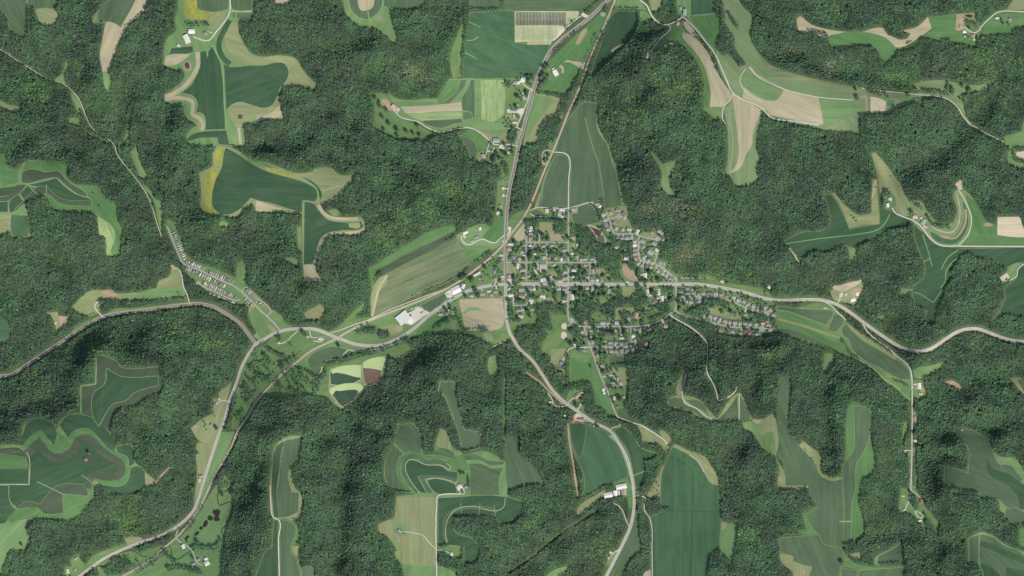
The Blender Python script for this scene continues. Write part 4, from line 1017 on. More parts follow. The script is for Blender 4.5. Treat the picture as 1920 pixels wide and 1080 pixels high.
# ------------------------------------------------------------------ roads, rails, streams: kind width | label | points
ROADS = '''
hwy 7.2 | dark two-lane highway with pale shoulders running north from the village | 02 830,-330 760,-40 735,-10 690,30 560,150 430,250 320,345 250,450 200,560 165,670 120,830 75,1000 F 975,262 964,315 954,360 950,400 948,450 948,531
hwy 6.4 | dark curving highway with pale shoulders along the western valley | 20 -330,690 -40,668 0,662 80,650 150,610 240,550 390,450 600,310 770,215 850,195 1000,175 1200,150 1400,122 1500,118 1600,140 1700,195 1800,265 1860,340 1918,418
pale 6.4 | pale grey main road crossing the whole village from west to east | 20 1900,440 1920,420 21 60,385 140,340 230,312 330,305 440,310 540,345 640,385 740,420 830,432 920,430 1010,405 1110,355 1200,290 1310,195 1400,130 1480,80 1580,25 F 890,542 905,538 925,534.5 948,533 1000,532.5 1150,533 1267,533 1310,533 1345,538 1400,549 1440,561 1470,563 23 250,88 400,90 520,125 640,200 720,260 860,360 980,435 1060,465 1130,472 1210,460 1310,400 1400,340 1480,310 1580,308 1680,345 1800,385 1920,402 2240,420
pale 6.0 | pale grey road following the south-western valley beside the railway | 30 200,1400 560,1110 600,1080 680,1020 780,950 900,890 1050,830 1200,780 1340,700 1450,590 1490,490 1540,330 1600,140 1650,-10 20 1680,1000 1720,850 1770,720 1810,600 1860,500 1910,432
pale 6.0 | pale grey road winding south out of the village | F 948,535 948.5,575 950,600 955,622 962,635 22 60,460 150,540 220,640 300,760 400,860 500,930 620,1010 740,1075 800,1160 860,1270 890,1380 910,1500 915,1640 890,1780 820,1940 760,2060 710,2160 550,2480
street 3.2 | grey street running north from the main road to the north farm sheds | F 1066,392 1066,420 1065.5,470 1065.5,530
street 3.4 | pale street running south past the shops to the ball diamonds | F 1065.5,536 1065.3,560 1065,590 1067,600 1072,607 1080,611.5
street 2.6 | grey back street through the railway side of the village grid | F 987,432 987,530
street 2.6 | grey street beside the green-roofed hall | F 1025,454 1025.3,530
street 2.6 | northern grey cross street of the village grid | F 987,454 1066,454.5
street 2.6 | long grey cross street north of the main road | F 949,492 1040,492.5 1121,492.5
street 2.4 | short grey street ending at the eastern end of the grid | F 1106,493 1106,530
street 2.2 | short grey lane south of the main road | F 987,536 987,552
street 2.2 | curved grey lane beside the western houses south of the crossroads | B3 820,705 900,705 1000,695 1030,680
street 3 | looping grey street of the hillside houses | B2 300,200 320,280 350,370 380,470 410,530 450,545 680,550 780,570 900,605 1050,635
street 2.6 | short grey stub street at the top of the hillside loop | B2 355,320 450,295 480,290
street 3 | grey street dropping from the hillside loop to the main road | B2 785,580 785,880 800,930 860,960 1000,990 1100,1040 1180,1090 B4 1600,260 1660,305 1655,375
street 2.6 | short grey close among the hillside houses | B2 1010,990 1045,900 1060,860
street 2.4 | narrow grey lane along the dark evergreen row | B4 1665,292 1800,287 1920,285 2140,290
street 3 | grey street curving behind the creek wood to the southern streets | B4 40,1000 230,1017 300,1020 700,1018 1130,1010 1250,990 1400,940 1550,850 1640,770 1660,700 1655,400
street 3 | upper terrace street with a row of driveways | B5 260,290 340,295 600,295 870,315 1000,340 1150,400 1300,480 1450,520 1560,560 1640,585
street 3 | lower terrace street ending in a wide paved head | B5 205,490 300,560 450,610 600,640 750,680 900,720 1000,740 1450,757 1540,762
street 3 | grey street running south-east from the ball diamonds | B6 440,215 460,280 500,420 540,530 580,650 650,850 720,1030 D 1080,190 1150,360 1200,520 1265,655
street 2.4 | short grey close of the southern houses | B6 540,525 800,522 1090,522
street 2.4 | grey dead-end street beside the hill wood | B6 1140,220 1148,480 1165,610
street 3 | pale main street of the trailer park | B7 105,190 150,300 220,480 290,640 330,730 380,770 560,840 760,930 900,1000 1080,1075 B8 660,310 740,370 820,450 920,550 1020,650 1120,740 1240,860 1322,962
street 2.6 | second street of the trailer park | B8 90,240 160,290 400,400 560,480 650,505 715,495
street 2.2 | pale loop lane at the eastern end of the trailer park | B8 750,365 800,310 850,330 1000,480 1160,620 1180,670 1122,740
street 2 | tiny cross lane inside the loop lane | B8 1005,490 950,550
grav 1.35 | white gravel lane hidden in the north-western ravine wood | 00 -330,180 -10,365 60,405 120,450 245,525 330,580 400,605 480,635 540,680 590,740 610,780 640,860 670,930 720,990 850,1078 10 880,80 930,150 980,210 1050,300 1100,375 1130,440 1170,570 1215,705
grav 2.6 | white gravel road down to the northern ridge farm | 00 1725,-330 1725,-10 1725,80 1700,140 1620,240 1570,300 1540,305 1450,275
grav 1.6 | short gravel drive of the northern ridge farmhouse | 00 1598,250 1560,238 1535,240
grav 2.2 | pale gravel drive past the striped valley fields | 01 1030,820 1090,880 1220,915 1290,960 1380,990 1460,975 1590,958 1650,975 1760,1060 A2 470,280 540,325 660,320 780,330 890,352
grav 1.8 | pale gravel drive south to the brown-roofed house | A2 470,285 430,400 390,540
grav 2 | gravel frontage lane beside the northern highway | A1 1120,465 1080,480 1040,620 1000,720 940,860 870,1030 960,1070
grav 1.8 | gravel drive of the house beside the hedge | A1 1100,462 1030,430 960,370
grav 3 | pale road entering at the top edge between the woods | 02 900,-330 960,-5 1010,40 1050,120 1100,170 1160,185 1230,160 1280,125
grav 2.6 | long white gravel road across the north-eastern ridge | 02 1285,125 1380,220 1450,310 1520,400 1570,510 1610,600 1650,690 1720,740 1870,810 1920,860 03 20,880 200,910 380,940
grav 2 | short gravel spur off the north-eastern ridge road | 02 1655,692 1640,750 1590,800 1580,890 1600,930
grav 2 | gravel drive to the house in the woodland edge | 02 1165,185 1190,205 1180,230 1110,290 1050,370
grav 1.8 | curving farm track along the ridge meadow | 02 1780,500 1850,580 1920,615 03 110,665 380,728 640,750
grav 1.6 | short curved track below the ridge road meadow | 02 1750,515 1710,590 1725,650 1780,710 1870,760
grav 2.2 | gravel road to the north-eastern feedlot farm | 03 2240,86 1920,88 1720,92 1670,130 1600,200 1580,230 1540,245 1470,200
grav 1.6 | thin pale track leaving the eastern ridge meadow | 03 1530,935 1640,1000 1770,1065
grav 1.8 | narrow pale track along the thin ridge meadow | 03 700,660 900,685 1080,705 1250,720 1340,740 1420,800 1470,880 1520,935
grav 2.6 | white gravel road along the eastern hilltop | 13 930,480 960,520 1000,540 1080,570 1150,620 1220,710 1290,758 1420,765 1920,768 2240,768
grav 2.2 | white gravel track bending up to the hilltop clearing | 13 1425,765 1500,680 1525,560 1490,450 1430,345
grav 2 | white gravel lane at the right edge of the picture | 13 2240,880 1920,902 1875,940 1865,990 1810,1025
grav 2.2 | white gravel lane on the eastern edge of the railway cornfield | 12 310,60 400,72 428,100 425,270 422,480
grav 1.6 | white looped track beside the railway | A2 1400,430 1330,412 1270,440 1262,600 1280,635 1300,610 1300,470
grav 2 | white gravel drive to the long shed by the railway cornfield | B1 1165,165 1320,120 1500,75 1560,95
grav 1.8 | pale drive of the sheds north of the village | B1 600,200 680,155 900,160 1160,165
grav 1.6 | pale track around the small sheds field | B1 590,240 640,275 780,290 900,290
grav 2.2 | curved gravel drive to the farm west of the highway | 11 1865,680 1830,710 1790,740 1700,715 1670,720 1600,755 1560,740 1540,700 1555,680
grav 2.4 | gravel yard entrance off the western highway | 20 770,215 735,180 710,140 730,105 750,95
grav 1.8 | gravel lane north to the clearing beside the trailer park | 20 1420,115 1400,40 1380,0 10 1340,940 1300,930 1285,910
grav 1.6 | gravel drive crossing the southern pasture | 20 1720,850 1660,845 1630,860
grav 1.8 | drive over the railway to the white south-western sheds | 30 1335,735 1320,790 1410,860 1440,890 1480,980 1520,1000
grav 1.8 | narrow white drive of the house by the highway junction | 21 310,325 270,360 220,405 170,420
grav 1.8 | white looped drive of the house beside the railway bridge | 21 400,322 420,370 490,370 505,385 490,402 430,395
grav 1.8 | pale track beside the railway under the wood | 21 560,335 620,320 720,280 840,240 1000,165 1190,90 1440,0
grav 1.4 | thin track south of the railway bridge | 21 690,462 760,475 860,468 1000,430 1090,395
grav 1.6 | track leading into the hill wood west of the southern road | 21 1900,380 1830,415 1780,440
grav 2.4 | gravel road continuing down the southern side valley | D 1265,655 1380,700 1500,745 1620,780 1760,860 1920,965 32 1130,50 1165,90
grav 2 | curved white field entrance beside the southern road | D 1150,855 1190,815 1300,780 1300,760
grav 2.2 | white gravel lane past the cemetery lawn | B6 115,740 180,620 220,555 260,540 400,532 530,525
grav 1.8 | gravel loop drive south of the village | D 1030,55 1100,45 1205,38 1230,90 1230,140 1080,165
grav 2 | gravel drive of the white house across the southern road | D 510,465 470,495 400,500 340,495 300,460 285,400 215,290
grav 1.8 | gravel drive of the twin-wing house north of the southern road | D 520,450 560,400 640,355
dirt 3.4 | brown dirt cut climbing the wood beside the southern road | D -110,-20 0,60 100,130 220,250 330,350 450,460
dirt 3.6 | brown dirt track along the southern soybean field | 22 420,1015 430,1150 445,1230 470,1390 495,1570
grav 2.6 | pale trail climbing the wooded hill east of the village | 22 1185,205 1260,250 1340,295 1420,360 1460,410 1465,500 1465,640 1500,700 1530,770 1545,845 1600,830 1660,790 1690,745
grav 2.2 | pale track over the small hilltop cornfields | 22 1310,640 1290,720 1275,780 1300,860 1380,900 1450,960 1510,990
grav 1.4 | straight track between the two triangular cornfields | 22 1705,790 1702,990
grav 1.6 | track curving around the southern sheds wood | 32 760,535 800,555 835,600 850,650 880,710
grav 1.8 | farm track east of the southern sheds | 32 910,480 960,480 1000,495 990,560 1000,600 1035,650 1050,900 1050,1400
grav 2 | short gravel drive of the southern roadside house | 32 815,875 770,900 735,925
grav 2.1 | white gravel road through the narrow eastern valley | 23 710,265 740,320 800,380 900,450 980,520 1050,580 1075,640 1080,760 1080,1080 33 1070,430 1060,510 1035,560
grav 1.6 | gravel spur to the red-roofed eastern house | 33 1072,432 1110,460 1150,500
grav 1.6 | small looped drive at the end of the eastern valley | 33 1100,590 1130,640 1165,640 1150,610 1110,595
grav 2 | white drive north of the narrow cornfields | 23 400,92 470,130 520,180 585,240
grav 2.2 | white gravel lane between the south-western strip fields | 31 105,400 110,520 130,640 175,665 168,800 175,1080 175,1400
grav 2.6 | white gravel lane down to the contour strip farm | 31 1540,465 1400,468 1365,480 1355,540 1355,1080 1355,1400
grav 1.8 | curved gravel drive across the brown pasture | 31 1355,882 1300,830 1250,775 1180,755 1090,745
grav 1.6 | gravel drive of the small farm in the wood | 31 1355,885 1410,890 1465,915
grav 1.6 | small loop at the contour strip farm | 31 1535,465 1530,440 1555,430 1565,455 1545,470
grav 1.8 | farm drive off the pale road at the quarry farm | Q 180,1080 230,950 280,830
stream 1.6 | winding dark creek beside the south-western ponds | 30 1750,380 1690,445 1640,455 1632,510 1650,552 1690,535 1735,520 1742,570 1700,690 1660,740 1680,790
stream 1.5 | dark creek bend below the railway | 30 1440,885 1380,925 1340,952 1295,940 1280,870 1230,815
stream 1.3 | thin creek beside the pale south-western road | 30 1105,935 1060,930 1020,900 960,890 830,940 800,1000 725,1010 735,1080
stream 2.2 | dark straight stream in the south wood | 32 -30,1060 100,980 200,900 400,740 500,680 570,640 650,590
'''
RAIL = '02 880,-330 775,-10 740,80 690,200 600,400 520,620 480,720 420,850 330,1080 12 230,230 150,430 80,560 0,665 11 1870,735 1760,850 1660,930 1540,1020 1440,1080 21 1300,65 1100,145 900,225 720,310 600,380 400,480 300,560 200,640 120,720 0,855 20 1860,960 1790,1060 30 1740,100 1680,210 1600,350 1540,480 1500,560 1420,680 1330,785 1240,860 1150,940 1000,1040 920,1080 600,1400'

# ------------------------------------------------------------------ buildings: x,y,w,l,angle,colour in tile units (g grey, w white, d dark grey, r brown-red, R red, b blue-grey, t tan, o orange, G green)
HOUSES = '''
B1 145,140,35,45,0,r 108,228,40,40,0,w 1245,180,60,35,10,g 1600,105,60,45,20,g 1640,135,40,40,20,w 605,455,40,35,0,w 598,612,50,40,0,r 740,560,50,45,0,g 1235,605,60,45,30,g 1300,720,30,45,0,w 1095,800,50,40,0,g 1225,843,35,30,0,w 595,725,45,30,0,w 655,745,60,60,20,g 720,730,26,40,0,R 800,735,50,35,0,g 920,725,50,35,0,g 975,730,30,35,0,g 300,705,70,35,0,w 290,775,70,50,10,r 155,865,60,40,0,g 145,930,40,40,0,d 340,910,55,55,10,g 435,915,40,35,0,g 460,830,35,50,0,g 490,720,60,40,0,r 500,865,50,30,0,t 665,848,30,25,0,w 790,905,45,50,0,g 885,905,35,35,0,r 970,915,45,45,0,r 1060,930,45,50,0,w 1105,930,40,45,0,d 1290,905,45,55,0,g 1365,930,50,35,0,g 1420,930,45,35,0,g 1525,925,50,35,0,g 1575,920,30,40,0,g 405,1020,40,50,0,w 460,1030,55,40,0,d 1280,1020,60,35,0,d 1430,1020,55,30,0,g 960,1015,40,35,0,w 1880,750,50,40,0,g
B2 250,260,50,50,-20,g 280,340,50,45,0,g 290,415,50,60,-10,b 325,480,50,45,0,g 355,235,50,60,-20,r 475,195,70,45,20,r 540,235,55,35,-40,d 570,300,35,60,0,g 410,385,45,50,0,r 440,470,45,55,30,g 540,490,40,45,0,g 640,475,65,50,0,g 760,515,45,60,20,w 990,525,55,45,10,r 1110,525,80,40,35,g 1150,635,40,45,30,g 475,615,55,50,0,b 545,615,50,45,0,g 610,615,60,50,0,g 670,610,40,45,0,g 720,660,55,45,0,g 720,715,50,40,0,w 845,660,70,45,20,g 1020,690,65,55,20,g 845,745,45,55,20,b 725,785,55,40,0,r 725,850,55,40,0,r 730,920,60,40,0,r 1045,790,40,45,0,w 960,825,75,55,30,g 865,895,60,35,-30,g 945,920,55,35,0,d 585,790,40,40,0,g 600,920,70,40,10,w 775,990,50,40,-20,g 830,1020,45,40,0,g 900,1030,45,45,20,d 965,1045,45,40,0,o 1035,1045,40,45,0,g 1155,1010,45,60,-20,r 1100,975,60,40,30,g
B4 1590,295,60,50,20,b 1515,250,50,45,40,g 1460,225,50,40,30,g 1400,190,45,45,30,g 1195,260,50,75,0,w 1145,235,40,30,0,g 130,175,60,35,0,w 110,265,60,35,0,w 325,290,50,60,0,g 410,190,55,60,0,g 395,275,40,35,0,d 410,320,45,45,0,g 480,318,40,30,0,w 545,300,45,65,0,r 630,235,40,30,0,r 240,440,50,40,0,g 325,440,50,45,0,o 405,455,35,70,0,g 650,490,35,60,0,g 440,520,40,30,0,g 1235,490,35,60,0,w 1255,545,70,40,0,t 1400,510,30,60,0,w 1450,600,45,75,0,w 1340,655,60,60,20,r 1385,590,40,25,0,w 1060,850,55,80,20,r 945,900,60,45,30,g 785,960,80,50,0,g 565,965,70,45,0,g 640,965,40,40,0,g 310,950,60,45,0,r 1510,1010,60,60,0,r
B3 755,275,50,60,0,r 885,130,30,40,0,w 940,180,40,40,0,r 970,282,60,30,0,g 1050,262,40,35,0,r 1245,320,35,50,0,w 1285,315,38,55,0,w 1580,215,35,45,0,g 1580,300,50,50,0,r 1375,285,40,50,0,g 755,455,40,30,0,w 935,465,65,50,0,g 1060,450,75,55,0,b 1135,455,40,35,0,w 1262,562,72,42,0,w 1410,480,35,45,0,g 1505,455,45,40,0,w 1590,460,60,60,0,b 785,550,70,40,0,w 945,560,85,45,0,r 815,610,35,60,0,g 1085,630,65,45,30,w 1700,575,55,80,0,w 1570,640,35,30,0,w 1755,440,45,50,0,d 1840,440,50,40,0,g 905,775,60,35,0,g 960,765,45,35,0,g 1100,762,50,30,0,r 905,860,35,30,0,w 945,870,35,40,0,w
C 1660,75,45,50,0,b 1670,180,50,50,0,r 1455,175,50,35,0,g 1470,410,70,45,10,r 1570,370,50,30,0,w 1610,425,50,40,0,g 1680,375,55,40,0,r 1315,435,45,40,0,g 1755,430,40,45,0,r 1775,150,45,25,0,w 1770,188,30,45,0,o 850,715,60,40,0,r 940,705,45,40,0,b 1045,690,45,50,0,g 970,650,30,20,0,w
B5 290,215,70,40,-10,b 395,165,45,35,0,b 465,180,40,40,0,r 395,240,60,40,0,b 480,235,60,40,0,r 565,235,60,40,0,d 630,245,45,40,0,g 725,235,75,45,0,d 815,245,60,40,0,g 895,260,60,40,0,r 990,285,45,40,20,r 1085,300,60,45,20,g 1165,340,60,45,20,g 1245,365,55,40,20,g 1310,395,55,50,20,r 1385,430,50,50,20,g 1465,455,45,45,20,g 1560,450,50,40,20,g 1635,495,60,45,40,r 1685,565,50,50,0,r 380,365,40,45,0,g 450,370,55,45,0,g 575,370,65,50,30,g 345,410,30,30,0,d 660,560,50,40,0,r 740,585,55,50,20,g 805,605,50,45,20,g 875,635,45,50,20,g 960,655,65,45,10,r 1030,670,45,45,0,g 1105,680,60,50,0,g 1180,690,50,40,0,r 1255,695,55,45,0,g 1325,705,50,45,0,g 1420,705,55,45,0,g 1255,560,60,40,20,b 1115,560,30,50,0,d 1525,690,50,30,0,t 1615,720,60,40,30,r 1645,780,65,45,20,g 895,805,60,55,20,r 1070,815,55,50,0,b 1190,840,60,45,0,r 1325,840,45,45,0,R 1450,860,70,40,0,g 915,60,50,35,20,w 1620,150,40,40,30,w
B6 415,300,45,40,30,g 545,280,40,35,0,r 655,275,35,30,0,g 730,275,50,40,0,r 925,275,55,45,0,r 1070,275,60,35,0,g 1195,265,30,35,0,b 1275,275,55,60,-20,r 1425,280,70,50,-20,r 1000,335,55,30,0,g 1005,393,50,28,0,w 1180,360,45,40,0,w 1205,440,35,55,0,g 570,455,40,60,0,g 550,375,40,30,20,t 755,440,35,25,0,r 840,460,60,40,0,b 920,460,60,40,0,b 995,465,60,35,0,d 1075,460,55,35,0,d 300,485,35,35,0,w 450,575,60,30,10,b 610,575,40,40,30,r 640,665,45,55,-15,r 775,590,50,45,0,r 850,590,60,45,0,r 925,590,55,45,0,b 1000,595,55,60,0,r 1080,600,50,60,20,r 1180,580,40,50,0,g 1235,540,30,35,0,b 1375,485,50,70,15,r 110,760,50,50,15,b 720,810,60,45,20,r 945,1015,35,60,0,d 995,1065,50,45,20,g
D 655,340,70,50,-50,r 730,290,35,30,0,w 715,465,50,45,20,r 245,435,40,30,0,w 1355,365,40,45,0,r 1265,500,35,35,0,d
A1 850,360,55,50,0,g 945,385,40,25,0,r 970,590,35,70,0,g 880,690,50,40,0,r 840,785,70,40,0,g 825,865,30,60,0,g 840,955,60,30,0,t 790,1030,45,35,0,r 1285,305,30,30,0,g
A2 625,355,45,55,0,w 765,380,50,30,0,b 500,445,35,60,0,g 355,505,55,60,0,r 660,985,35,40,0,w 665,375,35,35,0,w
00 1545,250,26,20,20,r
01 962,810,18,14,0,g
02 1245,175,22,20,0,g 1018,420,22,38,20,g 1150,345,18,14,0,w
03 1535,262,26,18,-20,r 1545,297,16,12,20,w 1812,148,18,20,0,g
11 1560,690,18,30,-30,w 1650,700,28,14,-10,g 1845,330,12,14,0,w 1850,385,12,22,0,w 1830,465,12,14,0,r
20 1610,880,18,22,-40,b 1580,1025,16,16,0,b 1465,1030,20,16,30,g 1640,825,14,12,0,g 998,243,26,12,0,b 415,262,14,18,0,w
21 390,362,26,20,0,g 170,410,16,10,0,w
30 1505,330,24,20,0,r 570,945,30,16,-30,g 505,1045,18,28,0,w 562,1030,16,20,20,g 1450,990,30,16,-20,b 1490,955,16,16,0,g 645,205,22,22,0,R
31 1578,410,22,20,0,b 1465,915,20,22,30,w 1078,742,28,20,20,g
32 735,930,16,24,20,r
22 1150,65,14,20,0,g
23 1100,975,18,24,0,r 530,55,14,26,0,g 1110,745,16,20,0,g 0,170,18,16,0,r -8,255,18,20,20,r 1455,1065,10,8,0,w
33 1150,520,26,28,20,R 1015,590,32,14,-35,w 1140,665,26,14,-20,w 1105,65,22,16,0,w 1025,140,16,20,0,g
13 915,410,24,20,0,w 1105,545,30,22,10,t
'''
SHEDS = '''
B1 905,175,60,25,0,d 955,190,25,25,0,w 840,205,50,60,0,t 1075,190,80,50,0,w 1050,245,80,80,0,g 1075,290,30,30,0,w 612,500,70,30,0,w 605,540,60,25,0,g
C 1080,350,130,95,-27,W 1187,293,45,65,20,W 1395,110,100,30,-30,W
B3 1442,95,40,35,0,w
A1 965,310,60,50,20,W 965,515,30,30,0,w 740,780,40,50,0,w 1455,215,60,85,-30,W 1420,160,35,40,-20,w 1350,160,25,25,0,G 765,1045,40,20,0,w
A2 560,270,90,55,0,G 745,450,40,35,0,w 525,385,25,25,0,w 575,430,20,30,0,w
00 1437,235,45,30,0,W 1400,292,34,64,-25,W 1340,342,24,18,30,w
01 1035,800,36,26,40,t 1065,820,24,24,40,t 1800,1050,44,26,0,G
02 1265,65,20,24,0,G 1295,92,22,46,5,G 1018,400,14,18,0,w 1195,330,34,12,10,t
03 1475,238,24,18,0,W 1440,200,16,20,10,g 1478,275,14,12,0,w 1722,135,30,16,0,w
11 1570,665,36,16,-25,W 1680,635,18,20,0,W 1620,730,26,14,-15,g 1815,515,14,16,0,w
13 898,460,18,28,0,W 1165,585,30,44,30,G 1180,620,30,20,20,t 1150,555,12,16,30,w
23 638,88,34,24,-20,W 550,50,14,26,10,W 585,48,18,12,0,w 1135,735,24,44,0,W 1105,722,24,14,0,w 1145,795,26,12,0,w 430,150,26,10,0,t
30 1375,860,22,30,-25,W 1545,955,26,22,-30,W 1552,985,34,30,-30,W 1495,365,16,26,0,w
31 1525,415,34,34,-40,W 1540,400,14,22,0,g
32 820,410,74,34,-12,W 722,474,60,38,-12,W 775,460,26,40,-4,W 800,458,18,34,-4,t 840,450,34,46,-4,g
21 480,382,30,16,0,w
D 475,645,30,45,-15,W 607,660,35,70,0,R 712,692,100,34,0,R 600,720,50,22,0,r 1050,250,35,45,0,W 1065,295,32,32,0,W 1265,100,35,70,0,g 1320,155,50,40,0,g 910,790,20,30,0,G 1215,375,30,55,0,t
23 1015,480,20,8,0,w
33 1015,480,18,8,0,w
'''
# rows of mobile homes: label | start end | count | how each is turned against the row | colours
TRAILERS = [('in the topmost trailer row', 'B7 205,290 372,676', 13, 90), ('in the trailer row at the bend', 'B7 398,722 655,832', 9, 90),
            ('north of the main trailer street', 'B7 742,884 1085,1030', 12, 90), ('south of the main trailer street', 'B7 390,818 960,1088', 17, 90),
            ('north of the second trailer street', 'B8 172,242 640,450', 16, 90), ('along the second trailer street', 'B8 270,388 620,540', 6, 0),
            ('in the row west of the loop lane', 'B8 800,488 885,565', 4, 90), ('in the row inside the loop lane', 'B8 826,338 972,470', 7, 62), ('at the southern end inside the loop lane', 'B8 1020,545 1062,572', 2, 62)]

# ------------------------------------------------------------------ single trees: x,y[,radius] in tile units
TREES = '''
B1 365,680,40 350,800,28 545,490 545,560 770,570,30 715,605 790,615 1100,545 1100,625,22 1165,610,30 865,615 855,545 1250,795 1180,885,30 690,800,35 730,765 600,840,25 585,895,40 700,930 510,935 870,790,30 920,840,35 960,785 1000,810 880,855 505,1050 360,1015,28 680,1040,30 1410,880 1560,1045 1090,260 960,260 1130,250 1620,245 1635,300 1800,640,45 340,945 490,745 20,890
B3 280,75,30 205,140 400,140,40 460,100 500,80 395,240 465,285 200,325,40 360,325 105,265,40 45,290,45 840,310,40 1160,280 1295,220,40 1205,215 1160,130,35 1355,325,35 1450,305 1480,155,30 1510,220,60 770,390,25 855,405,35 920,400 1260,405 1380,405,30 1435,405,30 1345,490 1450,520,60 1600,550,35 870,565 920,640,60 975,655 870,620 745,635,30 1050,505,45 1080,565,35 1135,560 1030,790,35 895,920,45 760,945 840,935 1075,870 100,560,30 255,480,40 290,540,40 645,545 600,430 540,430 1465,630 1560,740,45 1770,420 1760,270,30 1690,260 1745,535 1850,480,40 1890,240 1830,300
B4 440,130,30 60,120 240,160,45 300,215,40 205,250 270,250 160,280 335,335 560,260 580,245 660,320 680,345 875,340 930,405 590,440,50 595,555,60 155,540,35 440,555,45 515,555 480,460,40 1200,335,45 1130,320,30 1395,330,40 1270,205,45 1090,420,40 1200,410 1310,510,40 1360,530 1360,590 1590,620,40 1705,665,35 1790,690 1190,780 1300,345 1580,540 1435,770 1840,600,30 1720,580
B5 150,345,40 360,230 340,145 505,190,25 680,160 890,195 275,285,25 400,325,25 495,325,25 1085,400,22 265,385,40 375,540 280,460 690,490 965,465,35 915,525,30 1045,530,45 1160,500 690,590 1020,420 1240,535 1350,560,40 1370,665 1290,660 1480,700 1200,570 990,815,25 1030,775,25 1265,800,35 1370,800,30 1700,690,40 1500,490,30 1160,250 1215,255 1310,305 1050,240
B6 390,160,35 540,150 430,60,35 1000,190,30 1100,180,40 600,260,40 850,240 820,320,30 880,330,40 765,310,45 690,290 960,290 1060,310,40 1045,360 530,415,30 610,420,55 450,485 705,430 255,490,40 330,455,35 380,570,40 630,590,30 710,560,35 770,640,30 700,640,30 545,830 730,890 815,895 850,865 940,880 760,920 815,1000 865,1045 1180,520 1240,590 190,425
A1 710,350 745,385 685,405 740,425 790,370 870,450 895,330 935,520 1020,500,30 1015,540,30 870,565,28 915,580 935,620 795,735 865,735,35 895,875 710,925 735,970 705,1015 770,935 820,1055,30 1075,290 1060,330,30 1050,375 1080,400 1120,310 960,265 1010,265 1050,260 1100,262 1320,100,30 1280,140,35 1275,215 1235,280,35 1310,330,35 1250,365,50 1340,265 1180,490,35
A2 490,325,25 685,330,28 810,380,25 800,440,28 660,450,28 580,465,30 710,490,40 820,490 540,520,35 525,570,35 610,530,35 1340,385 1295,450 1350,490,25 1330,560,25 1225,510 1290,575 1415,280 1425,240 1410,210 1465,210,28 1320,280,20 1435,170,35 425,500
D 1130,215,30 1180,215,30 1185,120 1135,75 1230,40 1180,380 1210,450 1300,390,45 645,480,40 720,400 960,800,30 530,570 545,620 1250,150
02 265,490,14 235,560,20 250,600,20 232,622,18
03 1345,675,14 1385,672,18 1385,700,18 1300,708 1455,645,15 1510,680,20 1350,630 1440,740 660,675 670,740,18 1130,685 1060,720 1045,714 1345,655 1510,210 1750,150 1760,175 1805,185
10 708,385,10 752,478,10 25,608,5 50,612,5 20,640,5
13 660,575,10 635,555,8 820,380,8 1000,345,6 935,260,6 950,240,6 1075,510,16 960,640,8
30 665,160,15 1445,945,12 1480,830,16 160,845,12 1475,155,14 1145,995,12 880,960,12 1100,860,10
20 1345,50,9 1540,1020,10 1545,1060,10 1620,1050,14 1610,960,9 1650,780,8
21 620,435,15 1490,100,10 1415,155,12 1455,135,12 1430,168 1505,170 1500,192 1460,165 350,330,16 365,345,14 265,430,9 250,420,8
31 1020,655,6 1080,775,6 1118,762,6 1535,310,12 1562,315,12 1545,440 1430,920,10
33 555,980,18 240,90,12 285,145,8 340,215,8 375,265,6 1070,455,15 1075,530,14 1105,500,14 1150,730,9
32 865,345,10 862,485,14 1105,330,8 1100,400,8 1100,460,8 1060,420,9 1045,440,8 1030,400,10 1075,370,10 580,600,7 610,560,7 695,435,5
01 1880,620,12 1900,640,12 1878,640,8 930,800,14 925,770,12 980,830,16 900,740,14 1210,945,14 1180,1000,14 1230,1020,14 1060,980,18 1000,930,16 960,975,12 1060,1020,14 1130,990,16 950,880,14
'''
CARS = 'F 719.5,645,100,d 1012,531.6,90,w 1110,534,90,d 1191,532,90,b 866,520,30,w 1206,532.6,90,w 973,206,20,d 955,390,4,w 1178,865,158,w 1068,548,2,w 1068.5,556,2,d 1063,560,2,w 1036,536,90,r 1090,530.8,90,g 1145,534.3,90,w 953,510,2,w 1500,562,92,d 1610,585,120,w 430,785,20,d 398,865,14,g 1710,612,125,d 836,549,60,w 840,552,60,d 832,552,60,r 800,577,50,w 797,581,50,d 1062,540,2,b 1072,557,2,g 1052,412,2,w 1046,416,2,d'
TRUCKS = 'C 375,695,-38,w 405,750,-38,w 390,735,-38,g 575,690,-38,t 415,630,-38,w 470,612,-38,w 540,610,50,g'

